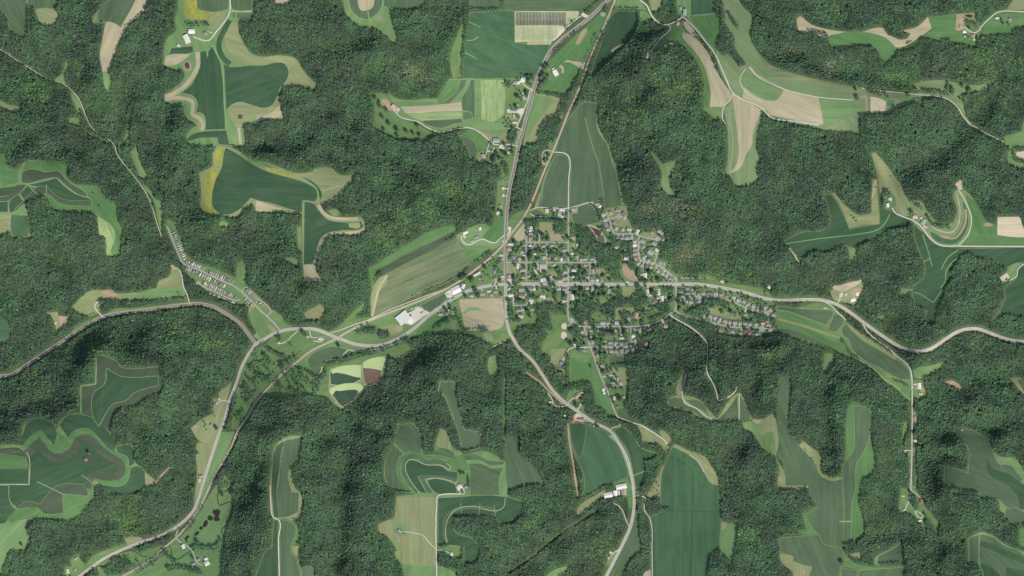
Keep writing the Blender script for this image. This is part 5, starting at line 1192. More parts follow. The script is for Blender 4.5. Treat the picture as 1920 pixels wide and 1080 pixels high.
landmark('''
430 535 the trailer park
1012 35 the solar panel rows
668 705 the three settling ponds
775 592 the white-roofed factory
1056 620 the ball diamonds
1018 502 the green-roofed hall
948 533 the village crossroads
1183 512 the half-moon brown field
1120 442 the two-cell retention pond
1246 440 the hillside turning circle
1160 405 the hillside stub street
1045 665 the cemetery lawn
1350 552 the upper terrace street
1400 568 the upper terrace bend
1310 600 the lower terrace entrance
1370 612 the lower terrace street
1425 618 the lower terrace head
905 588 the tan lens-marked field
1130 575 the creek wood
948 452 the railway crossing
480 638 the highway junction
1065 533 the shop corner
1106 492 the grid's eastern street
1066 420 the north farm sheds
987 454 the northern cross street
1025 470 the middle grid street
1200 470 the hillside loop street
1230 498 the hillside slope street
1160 636 the southern close
1105 640 the southern close entrance
1185 615 the creek road bend
1180 645 the hill-wood dead end
1090 610 the paved lot by the diamonds
1215 555 the large white hall
1000 560 the southern lane houses
1155 705 the gravel loop drive
1090 785 the red-roofed sheds
1155 922 the southern road sheds
1200 875 the southern valley field
1320 910 the large southern soybean field
960 160 the northern frontage lane
940 285 the northern roadside farm
895 440 the farm west of the highway
1030 140 the farm between highway and railway
1080 250 the railway corn field
370 75 the northern ridge farm
400 150 the pond-side ridge fields
470 350 the yellow-edged ridge field
590 440 the T-shaped ridge field
740 200 the striped valley farm
205 100 the long tan ridge field
690 25 the ringed hilltop field
60 370 the western striped fields
120 600 the western feedlot
240 740 the dark contour field
160 860 the winding contour strips
390 840 the south-western roadside farm
390 1050 the south-western white sheds
400 960 the south-western dark ponds
330 1000 the railway level crossing
530 900 the south-western strip fields
790 870 the curved contour strips
860 915 the contour strip farm
780 970 the brown southern pasture
920 960 the terraced soybean field
970 890 the dark wood-edge field
845 760 the thin wood-bound field
1380 200 the north-eastern ridge road
1280 30 the green-roofed northern farm
1215 105 the house in the woodland edge
1620 200 the tan pond field
1600 75 the bent tan ridge field
1810 55 the north-eastern feedlot farm
1520 440 the eastern hilltop soybean field
1670 375 the tree-ringed hilltop farm
1720 420 the green-roofed hilltop barn
1800 400 the hilltop clearing track
1890 425 the pale square field
1600 545 the quarry farm
1700 640 the eastern pale road bend
1560 620 the narrow valley cornfields
1720 725 the eastern valley farm
1715 970 the eastern valley end
1600 850 the hay-edged strip field
1520 900 the south-eastern corn fields
1850 900 the far south-eastern fields
1880 1040 the south-eastern corner fields
1380 770 the triangular hilltop cornfields
1290 680 the wooded hill trail
640 632 the railway bridge
''')
# ================================================================== BUILD
# ------------------------------------------------------------------ the ground: one sheet out to the horizon
far = np.array([-5200., -2600., -1200., -500.])
ex = np.concatenate([far, gx, [2420, 3100, 4500, 7100]]); ey = np.concatenate([far, gy, [1580, 2300, 3700, 6300]])
EX, EY = np.meshgrid(ex, ey)
EZ = np.array(hz(np.clip(EX, gx[0], gx[-1]), np.clip(EY, gy[0], gy[-1])))
nX, nY = len(ex), len(ey)
GV = np.stack([wx(EX), wy(EY), EZ], -1).reshape(-1, 3)
GF = []
for j in range(nY-1):
    for i in range(nX-1):
        a = j*nX + i; GF += [(a, a+nX+1, a+1), (a, a+nX, a+nX+1)]
tg = NT('woodland_floor')
tg.l(tg.mix(tg.ramp(tg.noise(.02, 5, .6), .35, .65), alb((84, 98, 70)), alb((104, 118, 80))), tg.b.inputs['Base Color'])
ground = link('ground', mesh('ground', GV, GF, tg.m))
ground['kind'] = 'structure'; ground['label'] = 'rolling green ground of ridges and valleys under everything'; ground['category'] = 'ground'

# ------------------------------------------------------------------ fields and other outlines
CATS = {'soy': ('dark green soybean field', 'field'), 'soy2': ('blue-green soybean field', 'field'), 'corn': ('grey-green corn field', 'field'), 'dk': ('dull olive corn strip', 'field'),
        'hay': ('bright green hay field', 'field'), 'mead': ('green meadow', 'meadow'), 'past': ('pale olive pasture', 'pasture'), 'tan': ('tan stubble strip', 'field'), 'bare': ('pale bare ground', 'field'),
        'dirt': ('brown bare earth', 'bare earth'), 'yel': ('yellow-flowered weedy field', 'field'), 'lawn': ('green mown lawn ground', 'lawn'), 'olv': ('olive green meadow', 'meadow'), 'grass': ('green grassland', 'grass'), 'grav': ('pale gravel yard', 'yard'),
        'conc': ('pale concrete yard', 'yard'), 'pave': ('grey paved lot', 'yard'), 'stripe': ('tan-streaked green crop field', 'field'), 'pale': ('pale mown hay field', 'field'), 'solar': ('gravel-laned grassy ground', 'ground'),
        'scrub': ('scrubby pale clearing', 'clearing'), 'line': ('light green grassed waterway', 'waterway'), 'pline': ('thin pale field track', 'track'), 'rock': ('pale quarried slope', 'quarry'),
        'pond': ('dark pond', 'pond'), 'mud': ('muddy brown pond', 'pond'), 'wgreen': ('green-watered settling pond', 'pond'), 'wbrown': ('brown-watered settling pond', 'pond'), 'wteal': ('teal pond', 'pond'), 'stream': ('dark pool', 'pond'),
        'algae': ('pale green algae mat floating', 'algae')}
def poly_of(line):
    tk = line.split(); tile, kind = tk[0], tk[1]; p = pts_of(tk[2:], tile)
    if kind.startswith('~'):
        kind, w = kind[1:].split(':'); q = resample(smooth(p, False, 75), 3.0); L, R = sides(q, float(w))
        return kind, [tuple(v) for v in L] + [tuple(v) for v in R[::-1]], p
    return kind, resample(smooth(p, True, 110 if kind in WATER and kind[0] != 'w' else 58) + [p[0]], 14)[:-1], p
def area_c(p):
    P = np.array(p); x, y = P[:, 0], P[:, 1]; x2, y2 = np.roll(x, -1), np.roll(y, -1); c = x*y2 - x2*y; A = c.sum()/2
    if abs(A) < 1e-3: return 0, x.mean(), y.mean()
    return abs(A), ((x+x2)*c).sum()/(6*A), ((y+y2)*c).sum()/(6*A)
talg = plain_mat('algae_mat', (188, 205, 150), .06, .02)
sparse = np.zeros((RH, RW), bool); hedge = np.zeros((RH, RW), bool); lawnmask = np.zeros((RH, RW), bool)
M_MARGIN = plain_mat('field_margin', (140, 158, 118), .12, .05)
for line in FIELDS.strip().splitlines():
    kind, poly, raw = poly_of(line)
    P = np.clip(np.array(poly), (-150, -150), (2070, 1230)); poly = [tuple(v) for v in P]
    dd = [poly[0]]
    for v in poly[1:]:
        if math.hypot(v[0]-dd[-1][0], v[1]-dd[-1][1]) > .05: dd.append(v)
    poly = dd
    sp = raster(poly); ly = top_layer(sp) + 1; fill(layer, sp, ly); fill(forest, sp, False); fill(lawnmask, sp, kind == 'lawn')
    if kind == 'scrub' or kind == 'rock': pass
    r = drape(poly, .05 + .05*ly)
    if not r: continue
    A, cx, cy = area_c(poly); cx, cy = min(1915, max(5, cx)), min(1075, max(5, cy))
    q = np.array(poly) - np.array(poly).mean(0); ev, vec = np.linalg.eigh(q.T @ q); d = vec[:, 1]; ang = math.atan2(-d[1], d[0])
    if kind == 'solar': ang = math.pi/2
    if kind == 'stripe': ang = math.radians(28)
    if kind == 'algae': nm, mt = 'algae_mat', talg
    elif kind in WATER: nm, mt = WATER[kind][0], water_mat(kind)
    else: nm, mt = KIND[kind][0], field_mat(kind, ang)
    o = link(nm, mesh(nm, r[0], r[1], mt))
    tx, cat = CATS[kind]
    if kind in ('soy', 'soy2', 'dk', 'corn') and not line.split()[1].startswith('~') and random.random() < .8:
        ring = [v for v in smooth(poly + [poly[0]], False, 40, 2)]; link('field_margin', ribbon_mesh('field_margin', ring, random.uniform(.5, .95), .05 + .05*ly + .03, M_MARGIN, 6), o)
    tag(o, tx, cat, cx, cy, kind='stuff' if kind == 'algae' else 'structure')
for line in WOODS.strip().splitlines():
    kind, poly, raw = poly_of(line); sp = raster(poly); fill(forest, sp, True); fill(sparse, sp, kind == 'thin'); fill(hedge, sp, True)

# ------------------------------------------------------------------ roads, streams and the railway
def road_mat(name, c, var=.06): return plain_mat(name, c, var*1.5, .05, .85, .2)
M_ASPH = road_mat('dark_asphalt', (124, 120, 122)); M_SHO = road_mat('road_shoulder', (172, 169, 160)); M_PALE = road_mat('pale_road', (182, 179, 173)); M_PALE2 = road_mat('worn_road', (178, 172, 168), .1); M_ST = road_mat('street_asphalt', (168, 163, 160))
M_GRAV = road_mat('gravel', (204, 201, 190), .08); M_DIRT = road_mat('dirt_track', (172, 152, 132), .12); M_CONC = plain_mat('drive_concrete', (214, 208, 196), .08, .2)
M_YEL = plain_mat('yellow_paint', (206, 180, 90)); M_WHT = plain_mat('white_paint', (228, 226, 220))
ROADPTS = []
for k, line in enumerate(ROADS.strip().splitlines()):
    head, label, body = [v.strip() for v in line.split('|')]; kind, w = head.split(); w = float(w)
    pts = smooth(pts_of(body.split()), False, 80, 5); dz = .7 + .012*k
    nm = {'hwy': 'highway', 'pale': 'main_road', 'street': 'street', 'grav': 'gravel_lane', 'dirt': 'dirt_track', 'stream': 'stream'}[kind]
    mt = {'hwy': M_SHO, 'pale': M_PALE, 'street': M_ST, 'grav': M_GRAV, 'dirt': M_DIRT, 'stream': water_mat('stream')}[kind]
    if kind == 'grav': w *= .88
    o = link(nm, ribbon_mesh(nm, pts, w*{'street': .96, 'pale': .93, 'hwy': .93}.get(kind, 1), dz if kind != 'stream' else .45, mt))
    o['kind'] = 'structure'; o['label'] = label; o['category'] = {'hwy': 'highway', 'pale': 'road', 'street': 'street', 'grav': 'lane', 'dirt': 'track', 'stream': 'stream'}[kind]
    if kind == 'hwy':
        link('carriageway', ribbon_mesh('carriageway', pts, w*.56, dz+.03, M_ASPH), o)
        link('centre_line', ribbon_mesh('centre_line', pts, .22, dz+.06, M_YEL), o)
        for s in (-1, 1):
            L, R = sides(resample(pts, 4), w*.48); link('edge_line', ribbon_mesh('edge_line', [tuple(v) for v in (L if s < 0 else R)], .14, dz+.07, M_WHT), o)
    if kind == 'pale': link('carriageway', ribbon_mesh('carriageway', pts, w*.56, dz+.03, M_PALE2), o); link('centre_line', ribbon_mesh('centre_line', pts, .2, dz+.05, M_YEL), o)
    buf = {'hwy': 5.5, 'pale': 5, 'street': 3, 'grav': 3.2, 'dirt': 3, 'stream': .5}[kind] - (1.7 if 'hidden' in label else 0)
    L, R = sides(resample(pts, 3), w + buf); sp = raster([tuple(v) for v in L] + [tuple(v) for v in R[::-1]])
    fill(forest, sp, False); fill(blocked, sp, True)
    if kind in ('hwy', 'pale', 'street', 'grav'): ROADPTS += [(x, y, kind, w) for x, y in resample(pts, 1.5)]
RP = np.array([(a, b) for a, b, _, _ in ROADPTS])

rail_pts = smooth(pts_of(RAIL.split()), False, 80, 5)
M_BAL = plain_mat('rail_ballast', (198, 182, 166), .08, .15); M_TIE = plain_mat('rail_ties', (188, 170, 156), .12, .9); M_RAIL = plain_mat('rail_steel', (150, 140, 134), .1, .5, .4, .4, .8)
ro = link('railway', ribbon_mesh('railway', rail_pts, 3.6, 1.75, M_BAL)); ro['kind'] = 'structure'; ro['category'] = 'railway'; ro['label'] = 'single railway line on pinkish ballast crossing the valley diagonally'
link('tie_bed', ribbon_mesh('tie_bed', rail_pts, 1.3, 1.85, M_TIE), ro)
for s in (-1, 1):
    L, R = sides(resample(rail_pts, 4), .72); link('rail', ribbon_mesh('rail', [tuple(v) for v in (L if s < 0 else R)], .12, 2.0, M_RAIL), ro)
L, R = sides(resample(rail_pts, 3), 8.6); sp = raster([tuple(v) for v in L] + [tuple(v) for v in R[::-1]]); fill(forest, sp, False); fill(blocked, sp, True)

# turning circles and paved heads
for x, y, r_, tl in (('B2', 470, 290, 36), ('B2', 1070, 625, 42), ('B2', 1060, 862, 34), ('B5', 1520, 770, 45), ('B5', 1580, 545, 40), ('B6', 1072, 525, 26)):
    t0, cx, cy, rr = x, y, r_, tl; o0 = TILES[t0]; cx, cy, rr = o0[0]+cx/8, o0[1]+cy/8, rr/8
    poly = [(cx+rr*math.cos(a), cy+rr*math.sin(a)) for a in np.linspace(0, 2*math.pi, 20, endpoint=False)]
    r = drape(poly, 1.7); o = link('turning_circle', mesh('turning_circle', r[0], r[1], M_ST)); tag(o, 'grey round turning circle', 'street', cx, cy, kind='structure')
    sp = raster(poly); fill(blocked, sp, True); fill(forest, sp, False)

# ------------------------------------------------------------------ buildings
def box(x0, x1, y0, y1, z0, z1):
    V = [(x0, y0, z0), (x1, y0, z0), (x1, y1, z0), (x0, y1, z0), (x0, y0, z1), (x1, y0, z1), (x1, y1, z1), (x0, y1, z1)]
    return V, [(0, 3, 2, 1), (4, 5, 6, 7), (0, 1, 5, 4), (1, 2, 6, 5), (2, 3, 7, 6), (3, 0, 4, 7)]
def join(parts):
    V, F = [], []
    for v, f in parts:
        b = len(V); V += v; F += [tuple(i+b for i in q) for q in f]
    return V, F
def gable():
    e, w, t = .54, .57, .07
    V = [(-e, -w, 0), (e, -w, 0), (e, w, 0), (-e, w, 0), (-e, 0, 1), (e, 0, 1), (-e, -w, -t), (e, -w, -t), (e, w, -t), (-e, w, -t)]
    return V, [(0, 1, 5, 4), (2, 3, 4, 5), (1, 8, 5)[:0] or (6, 7, 1, 0), (7, 8, 2, 5, 1), (8, 9, 3, 2), (9, 6, 0, 4, 3), (9, 8, 7, 6)]
def hip():
    e, w, t, k = .54, .57, .07, .2
    V = [(-e, -w, 0), (e, -w, 0), (e, w, 0), (-e, w, 0), (-k, 0, 1), (k, 0, 1), (-e, -w, -t), (e, -w, -t), (e, w, -t), (-e, w, -t)]
    return V, [(0, 1, 5, 4), (1, 2, 5), (2, 3, 4, 5), (3, 0, 4), (6, 7, 1, 0), (7, 8, 2, 1), (8, 9, 3, 2), (9, 6, 0, 3), (9, 8, 7, 6)]
def flat(): return join([box(-.52, .52, -.52, .52, 0, .5), box(-.52, -.5, -.52, .52, .501, .9), box(.5, .52, -.52, .52, .501, .9), box(-.5, .5, -.52, -.5, .501, .9), box(-.5, .5, .5, .52, .501, .9), box(-.2, -.1, .1, .2, .501, 1.2), box(.15, .25, -.2, -.1, .501, 1.2)])
UN = {'wall': mesh('wall', *box(-.5, .5, -.5, .5, -.4, 1)), 'gable': mesh('roof', *gable()), 'hip': mesh('roof', *hip()), 'flat': mesh('roof', *flat()), 'chim': mesh('chimney', *box(-.5, .5, -.5, .5, 0, 1)), 'slab': mesh('slab', *box(-.5, .5, -.5, .5, 0, 1)), 'door': mesh('door', *box(-.5, .5, -.5, .5, 0, 1))}
for m in UN.values(): m.materials.append(None)
RC = {'g': ('grey', (172, 168, 168)), 'w': ('white', (216, 212, 206)), 'W': ('bright white', (234, 230, 228)), 'd': ('dark grey', (124, 121, 126)), 'r': ('brown', (170, 153, 146)), 'R': ('red', (182, 128, 120)), 'b': ('blue-grey', (146, 149, 161)), 't': ('tan', (204, 192, 176)), 'o': ('orange-brown', (188, 164, 144)), 'G': ('green', (150, 178, 166))}
def roof_mat(c):
    key = 'roof_' + c
    if key in _mc: return _mc[key]
    t = NT('roof_' + RC[c][0].replace(' ', '_').replace('-', '_')); A = alb(RC[c][1])
    oi = t.n('ShaderNodeObjectInfo'); v = t.ramp(oi.outputs['Random'], 0, 1)
    col = t.mix(v, mul(A, .82), mul(A, 1.08)); nz = t.ramp(t.noise(6, 4, .7), .25, .75)
    col = t.mix(1.0, col, t.mix(nz, (.86, .86, .86), (1.1, 1.1, 1.1)), 'MULTIPLY')
    t.l(col, t.b.inputs['Base Color']); t.b.inputs['Roughness'].default_value = .75
    _mc[key] = t.m; return t.m
M_WALL = [plain_mat('wall_cream', (214, 206, 190)), plain_mat('wall_white', (226, 224, 220)), plain_mat('wall_grey', (170, 168, 164)), plain_mat('wall_tan', (190, 172, 148))]
M_BRICK = plain_mat('chimney_brick', (150, 110, 96)); M_STEEL = plain_mat('wall_steel', (210, 208, 204), .05, .3, .5, .4)
def part(name, key, parent, loc, scale, mat, rz=0):
    o = link(name, UN[key], parent); o.location = loc; o.scale = scale; o.rotation_euler = (0, 0, rz)
    o.material_slots[0].link = 'OBJECT'; o.material_slots[0].material = mat
    return o
def on_ground(px, py): return float(hz(px, py))
FOOT = []
def rect(px, py, w, l, ang, grow=0):
    c, s = math.cos(ang), math.sin(ang); w, l = w/2+grow, l/2+grow
    return [(px + a*c + b*s, py - (a*s - b*c) if False else py - a*s + b*c) for a, b in ((-w, -l), (w, -l), (w, l), (-w, l))]
def building(name, cat, px, py, w, l, deg, c, h, style, label, group, slope=.3):
    """w along the map's x, l along its y, in map pixels; deg turns it counter-clockwise as seen on the map"""
    ang = math.radians(deg)
    root = link(name, None); root.empty_display_size = 2
    root.location = (wx(px), wy(py), on_ground(px, py)); root.rotation_euler = (0, 0, ang)
    W_, L_ = w*PX, l*PX; turn = 0 if W_ >= L_ else math.pi/2; a, b = (W_, L_) if W_ >= L_ else (L_, W_)
    part('wall', 'wall', root, (0, 0, 0), (a, b, h), M_STEEL if name != 'house' else M_WALL[int(px*7+py*3) % 4], turn)
    rise = {'flat': .9}.get(style, slope*b)
    rf = part('roof', style, root, (0, 0, h), (a, b, rise), roof_mat(c), turn)
    FOOT.append((px, py, w, l, ang)); sp = raster(rect(px, py, w, l, ang, 1.6)); fill(forest, sp, False); fill(blocked, sp, True)
    tag(root, label, cat, px, py, group)
    return root, a, b, turn, rf, rise
for line in HOUSES.strip().splitlines():
    tk = line.split(); o0 = TILES[tk[0]]
    for t in tk[1:]:
        x, y, w, l, d, c = t.split(','); z = o0[2]; px, py, w, l = o0[0]+float(x)/z, o0[1]+float(y)/z, float(w)/z, float(l)/z
        rnd = random.Random(int(px*13+py*7)); st = 'hip' if rnd.random() < .3 else 'gable'
        root, a, b, turn, rf, rise = building('house', 'house', px, py, w*1.05, l*1.05, -float(d), c, 3.4, st, RC[c][0] + '-roofed house', 'houses of the village and farms')
        if rnd.random() < .55:
            ch = part('chimney', 'chim', root, (0, 0, 3.4 + rise*.55), (.9, .9, rise*.45 + 1.1), M_BRICK); ox, oy = rnd.uniform(-.25, .25)*a, .12*b
            ch.location.x, ch.location.y = (ox, oy) if turn == 0 else (-oy, ox)
        if rnd.random() < .5 and min(w, l) > 4.4:           # a lower wing set across the house
            s = rnd.choice((-1, 1)); wl, wd = a*.42, b*.55; off = (s*a*.24, -b*.5 - wd*.35)
            if turn: off = (-off[1], off[0])
            part('wing', 'wall', root, (off[0], off[1], 0), (wl, wd*1.1, 2.7), M_WALL[rnd.randrange(4)], turn)
            part('wing_roof', 'gable', root, (off[0], off[1], 2.7), (wd*1.1, wl, rise*.7), roof_mat(c), turn + math.pi/2)
        # a paved drive to the nearest street
        dd = np.hypot(RP[:, 0]-px, RP[:, 1]-py); k = int(dd.argmin())
        if 3.5 < dd[k] < 15 and rnd.random() < .8:
            rx, ry = RP[k]; side = rnd.uniform(-.35, .35)*w
            p0 = (px + side + (rx-px)*.12, py + (ry-py)*.12); p1 = (rx + side*.8, ry)
            dr = link('driveway', ribbon_mesh('driveway', [p0, p1], rnd.uniform(1.3, 2.0), .6 + .03*rnd.random(), M_CONC, 3)); tag(dr, 'pale concrete driveway', 'driveway', (p0[0]+p1[0])/2, (p0[1]+p1[1])/2, 'driveways of the houses', 'structure')
            L_, R_ = sides([p0, ((p0[0]+p1[0])/2, (p0[1]+p1[1])/2), p1], 2.2); sp = raster([tuple(v) for v in L_] + [tuple(v) for v in R_[::-1]]); fill(blocked, sp, True); fill(forest, sp, False)
for line in SHEDS.strip().splitlines():
    tk = line.split(); o0 = TILES[tk[0]]
    for t in tk[1:]:
        x, y, w, l, d, c = t.split(','); z = o0[2]; px, py, w, l = o0[0]+float(x)/z, o0[1]+float(y)/z, float(w)/z, float(l)/z
        big = max(w, l) > 6.5
        root, a, b, turn, rf, rise = building('barn' if big else 'shed', 'barn' if big else 'shed', px, py, w, l, -float(d), c, 4.6 if big else 2.8, 'gable', RC[c][0] + '-roofed ' + ('barn' if big else 'shed'), 'barns and sheds', .2)
        n = max(2, int(a/7))
        for i in range(1, n):                                # raised seams of the metal roof
            for s in (-1, 1):
                xx = -a*.5 + a*i/n; sl = math.atan2(rise, b*.57)
                sm = part('roof_seam', 'slab', rf, (xx/a, s*.285, .5), (.25/a, .57*.98*b/math.cos(0)/b, .12/rise), roof_mat(c)); sm.rotation_euler = (0, 0, 0)
                sm.matrix_parent_inverse = Matrix.Identity(4); sm.hide_render = True if b < 6 else False
                me = mesh('roof_seam', [(xx/a-.06/a, 0, 1.0+.03/rise), (xx/a+.06/a, 0, 1.0+.03/rise), (xx/a+.06/a, s*.57, .03/rise), (xx/a-.06/a, s*.57, .03/rise), (xx/a-.06/a, 0, 1.0+.18/rise), (xx/a+.06/a, 0, 1.0+.18/rise), (xx/a+.06/a, s*.57, .18/rise), (xx/a-.06/a, s*.57, .18/rise)], [(4, 5, 6, 7), (0, 1, 5, 4), (1, 2, 6, 5), (2, 3, 7, 6), (3, 0, 4, 7)])
                me.materials.append(roof_mat(c)); bpy.data.objects.remove(sm); so = link('roof_seam', me, rf)
# factory: three roofs in one works, and its yard
def big_hall(tile, x, y, w, l, deg, c, h, label, style='flat', name='factory', cat='factory'):
    o0 = TILES[tile]; z = o0[2]
    return building(name, cat, o0[0]+x/z, o0[1]+y/z, w/z, l/z, deg, c, h, style, label, None, .16)
for poly, kd in (('350,722 530,588 600,650 690,690 702,722 640,720 600,745 420,872 300,850 260,800', 'conc'), ('905,400 940,375 1000,340 1040,420 1020,465 955,470', 'conc')):
    p = pts_of(poly.split(), 'C'); r = drape(resample(p+[p[0]], 10)[:-1], .55); o = link('concrete_yard', mesh('concrete_yard', r[0], r[1], field_mat('conc', 0))); A, cx, cy = area_c(p)
    tag(o, 'pale concrete yard', 'yard', cx, cy, kind='structure'); sp = raster(p); fill(blocked, sp, True); fill(forest, sp, False)
for tl, poly in (('B3', '1120,75 1150,85 1160,180 1125,170'), ('B3', '735,300 790,250 790,360 735,365'), ('B3', '1485,330 1560,330 1560,365 1490,368'), ('B3', '1660,500 1690,500 1730,540 1728,615 1660,615'), ('B3', '1540,405 1625,400 1625,530 1570,520 1560,440'), ('B4', '130,352 200,352 205,368 130,370'),
                 ('B3', '1175,70 1215,100 1225,210 1185,240 1130,190'), ('B4', '900,360 930,335 975,372 900,375'), ('B1', '180,650 250,640 240,690 180,690'), ('B1', '245,440 310,445 300,520 260,600 245,580 280,500'), ('B1', '1010,170 1110,150 1120,230 1090,300 1010,270'), ('B4', '1380,460 1420,450 1430,560 1480,560 1470,640 1420,650 1415,580'), ('A1', '800,760 990,740 980,800 940,880 900,820 740,810'), ('A1', '860,350 960,310 1000,330 960,390 870,390')):
    p = pts_of(poly.split(), tl); r = drape(resample(p+[p[0]], 10)[:-1], .58); o = link('paved_yard', mesh('paved_yard', r[0], r[1], field_mat('conc', 0))); A, cx, cy = area_c(p)
    tag(o, 'pale paved yard', 'yard', cx, cy, kind='structure'); sp = raster(p); fill(blocked, sp, True); fill(forest, sp, False)
big_hall('C', 288, 768, 185, 150, 38, 'W', 7.5, 'large white flat-roofed factory hall west of the concrete yard')
big_hall('C', 382, 800, 80, 120, 38, 'W', 6.2, 'narrower white flat-roofed factory wing facing the concrete yard')
big_hall('C', 272, 845, 75, 45, 38, 'W', 5.0, 'small white flat-roofed annex on the south corner of the factory')
big_hall('B3', 1263, 157, 95, 105, 0, 't', 6.0, 'large pale flat-roofed hall with a green northern end', name='village_hall', cat='hall')
big_hall('B3', 1263, 90, 95, 34, 0, 'G', 5.0, 'green-roofed northern end of the village hall block', style='gable', name='hall_annex', cat='hall')

# mobile homes
TC = 'gdgbgtgrgdwgdbgw'
for ph, s, n, turn in TRAILERS:
    a, b = pts_of(s.split()); rowang = math.atan2(-(b[1]-a[1]), b[0]-a[0])
    for i in range(n):
        f = i/(n-1); px, py = a[0]+(b[0]-a[0])*f, a[1]+(b[1]-a[1])*f; c = random.choice(TC)
        ang = rowang + math.radians(turn) + random.uniform(-.06, .06)
        root = link('mobile_home', None); root.location = (wx(px), wy(py), on_ground(px, py)); root.rotation_euler = (0, 0, ang)
        ln = random.uniform(12.0, 16.5); bd = random.uniform(3.8, 4.8)
        part('wall', 'wall', root, (0, 0, .3), (ln, bd, 2.8), M_WALL[i % 4]); part('roof', 'gable', root, (0, 0, 3.1), (ln, bd*.97, .7), roof_mat(c))
        if random.random() < .75: part('parking_pad', 'slab', root, (random.uniform(-3, 3), -bd*.5-1.5, .25), (7, 2.6, .4), M_CONC if random.random() < .6 else M_ST)
        if random.random() < .45: part('porch', 'slab', root, (random.uniform(-4, 4), bd*.5+1.3, .2), (4, 2.4, .5), M_WALL[3])
        sp = raster(rect(px, py, 9, 3, ang, 1)); fill(forest, sp, False); fill(blocked, sp, True)
        root['category'] = 'mobile home'; root['group'] = 'mobile homes in the trailer park'
        vert = abs(b[1]-a[1]) > abs(b[0]-a[0]); root['label'] = RC[c][0] + '-roofed mobile home ' + ph + ', ' + ordn(i) + (' from top' if vert else ' from left')

# ------------------------------------------------------------------ the solar park
t = NT('solar_glass'); t.l(t.mix(t.ramp(t.noise(.8, 2, .5), .3, .7), alb((72, 80, 92)), alb((96, 104, 116))), t.b.inputs['Base Color']); t.b.inputs['Roughness'].default_value = .3; t.b.inputs['Specular IOR Level'].default_value = .25; M_SOL = t.m
M_GALV = plain_mat('galvanised_steel', (196, 194, 188), .06, 1, .5, .4, .3)
pan = mesh('panel', *box(-1.35, 1.35, -11.9, 11.9, -.05, .05)); tube = mesh('torque_tube', *box(-.1, .1, -25, 25, -.1, .1)); post = mesh('post', *box(-.12, .12, -.12, .12, -.3, 1.6)); pan.materials.append(M_SOL); tube.materials.append(M_GALV); post.materials.append(M_GALV)
o0 = TILES['S']
for i in range(35):
    px = o0[0] + (143 + 735*i/34)/8; py = 35.2
    root = link('solar_panel_row', None); root.location = (wx(px), wy(py), on_ground(px, py)+.3); rz = math.radians(-14)
    for s in (-1, 1): p = link('panel', pan, root); p.location = (0, s*12.6, 1.7); p.rotation_euler = (0, rz, 0)
    q = link('torque_tube', tube, root); q.location = (0, 0, 1.5)
    for s in (-20, 0, 20): p = link('post', post, root); p.location = (0, s, 0)
    root['category'] = 'solar panels'; root['group'] = 'finished solar panel rows'; root['label'] = 'dark blue-grey solar panel row, ' + ordn(i) + ' of thirty-five from left'
for i in range(24):
    px = o0[0] + (150 + 590*i/23)/8; py = 62.5
    root = link('bare_solar_rack', None); root.location = (wx(px), wy(py), on_ground(px, py)+.3)
    q = link('torque_tube', tube, root); q.location = (0, 0, 1.5); q.scale = (2.2, .92, 1)
    for s in (-20, -12, -4, 4, 12, 20): p = link('post', post, root); p.location = (0, s, 0); p.scale = (2.4, 2.4, 1)
    root['category'] = 'solar rack'; root['group'] = 'empty racks south of the finished panels'; root['label'] = 'pale empty solar rack without panels, ' + ordn(i) + ' of twenty-four from left'

# ------------------------------------------------------------------ the road bridge over the railway
bx, by = 628.5, 632.5; ba = math.atan2(-(385-345), 640-540)
br = link('road_bridge', None); br.location = (wx(bx), wy(by), on_ground(bx, by)+1.0); br.rotation_euler = (0, 0, ba)
part('deck', 'slab', br, (0, 0, .2), (34, 13.4, 1.3), M_PALE)
for s in (-1, 1): part('parapet', 'slab', br, (0, s*6.5, 1.52), (34, .5, 1.0), M_CONC)
br['category'] = 'bridge'; br['label'] = 'concrete bridge carrying the pale main road over the railway'

# ------------------------------------------------------------------ vehicles
CC = {'w': (230, 230, 230), 'd': (70, 72, 78), 'b': (84, 104, 150), 'r': (160, 60, 56), 'g': (150, 152, 156), 't': (190, 176, 150)}
def car_mesh():
    prof = [(-2.2, .35), (2.2, .35), (2.25, .75), (1.3, .95), (-2.1, .98), (-2.25, .7)]; V = [(x, s*.9, z) for s in (-1, 1) for x, z in prof]; n = len(prof)
    return V, [tuple(range(n))[::-1], tuple(range(n, 2*n))] + [(i, (i+1) % n, n+(i+1) % n, n+i) for i in range(n)]
def cab_mesh():
    prof = [(-1.9, .96), (1.0, .94), (.45, 1.42), (-1.4, 1.44)]; V = [(x, s*(.84 if z < 1 else .7), z) for s in (-1, 1) for x, z in prof]; n = 4
    return V, [tuple(range(n))[::-1], tuple(range(n, 2*n))] + [(i, (i+1) % n, n+(i+1) % n, n+i) for i in range(n)]
def wheel_mesh():
    V, F = [], []; n = 12
    for s in (-.11, .11): V += [(.33*math.cos(k*2*math.pi/n), s, .33*math.sin(k*2*math.pi/n)) for k in range(n)]
    return V, [tuple(range(n)), tuple(range(n, 2*n))[::-1]] + [(k, n+k, n+(k+1) % n, (k+1) % n) for k in range(n)]
CARM, CABM, WHM = mesh('body', *car_mesh()), mesh('windows', *cab_mesh()), mesh('wheel', *wheel_mesh()); CARM.materials.append(None); CABM.materials.append(plain_mat('car_glass', (52, 58, 64), .05, 1, .1, .5)); WHM.materials.append(plain_mat('tyre', (40, 40, 40)))
roofm = mesh('roof', *box(-1.35, .4, -.68, .68, 1.441, 1.48)); roofm.materials.append(None)
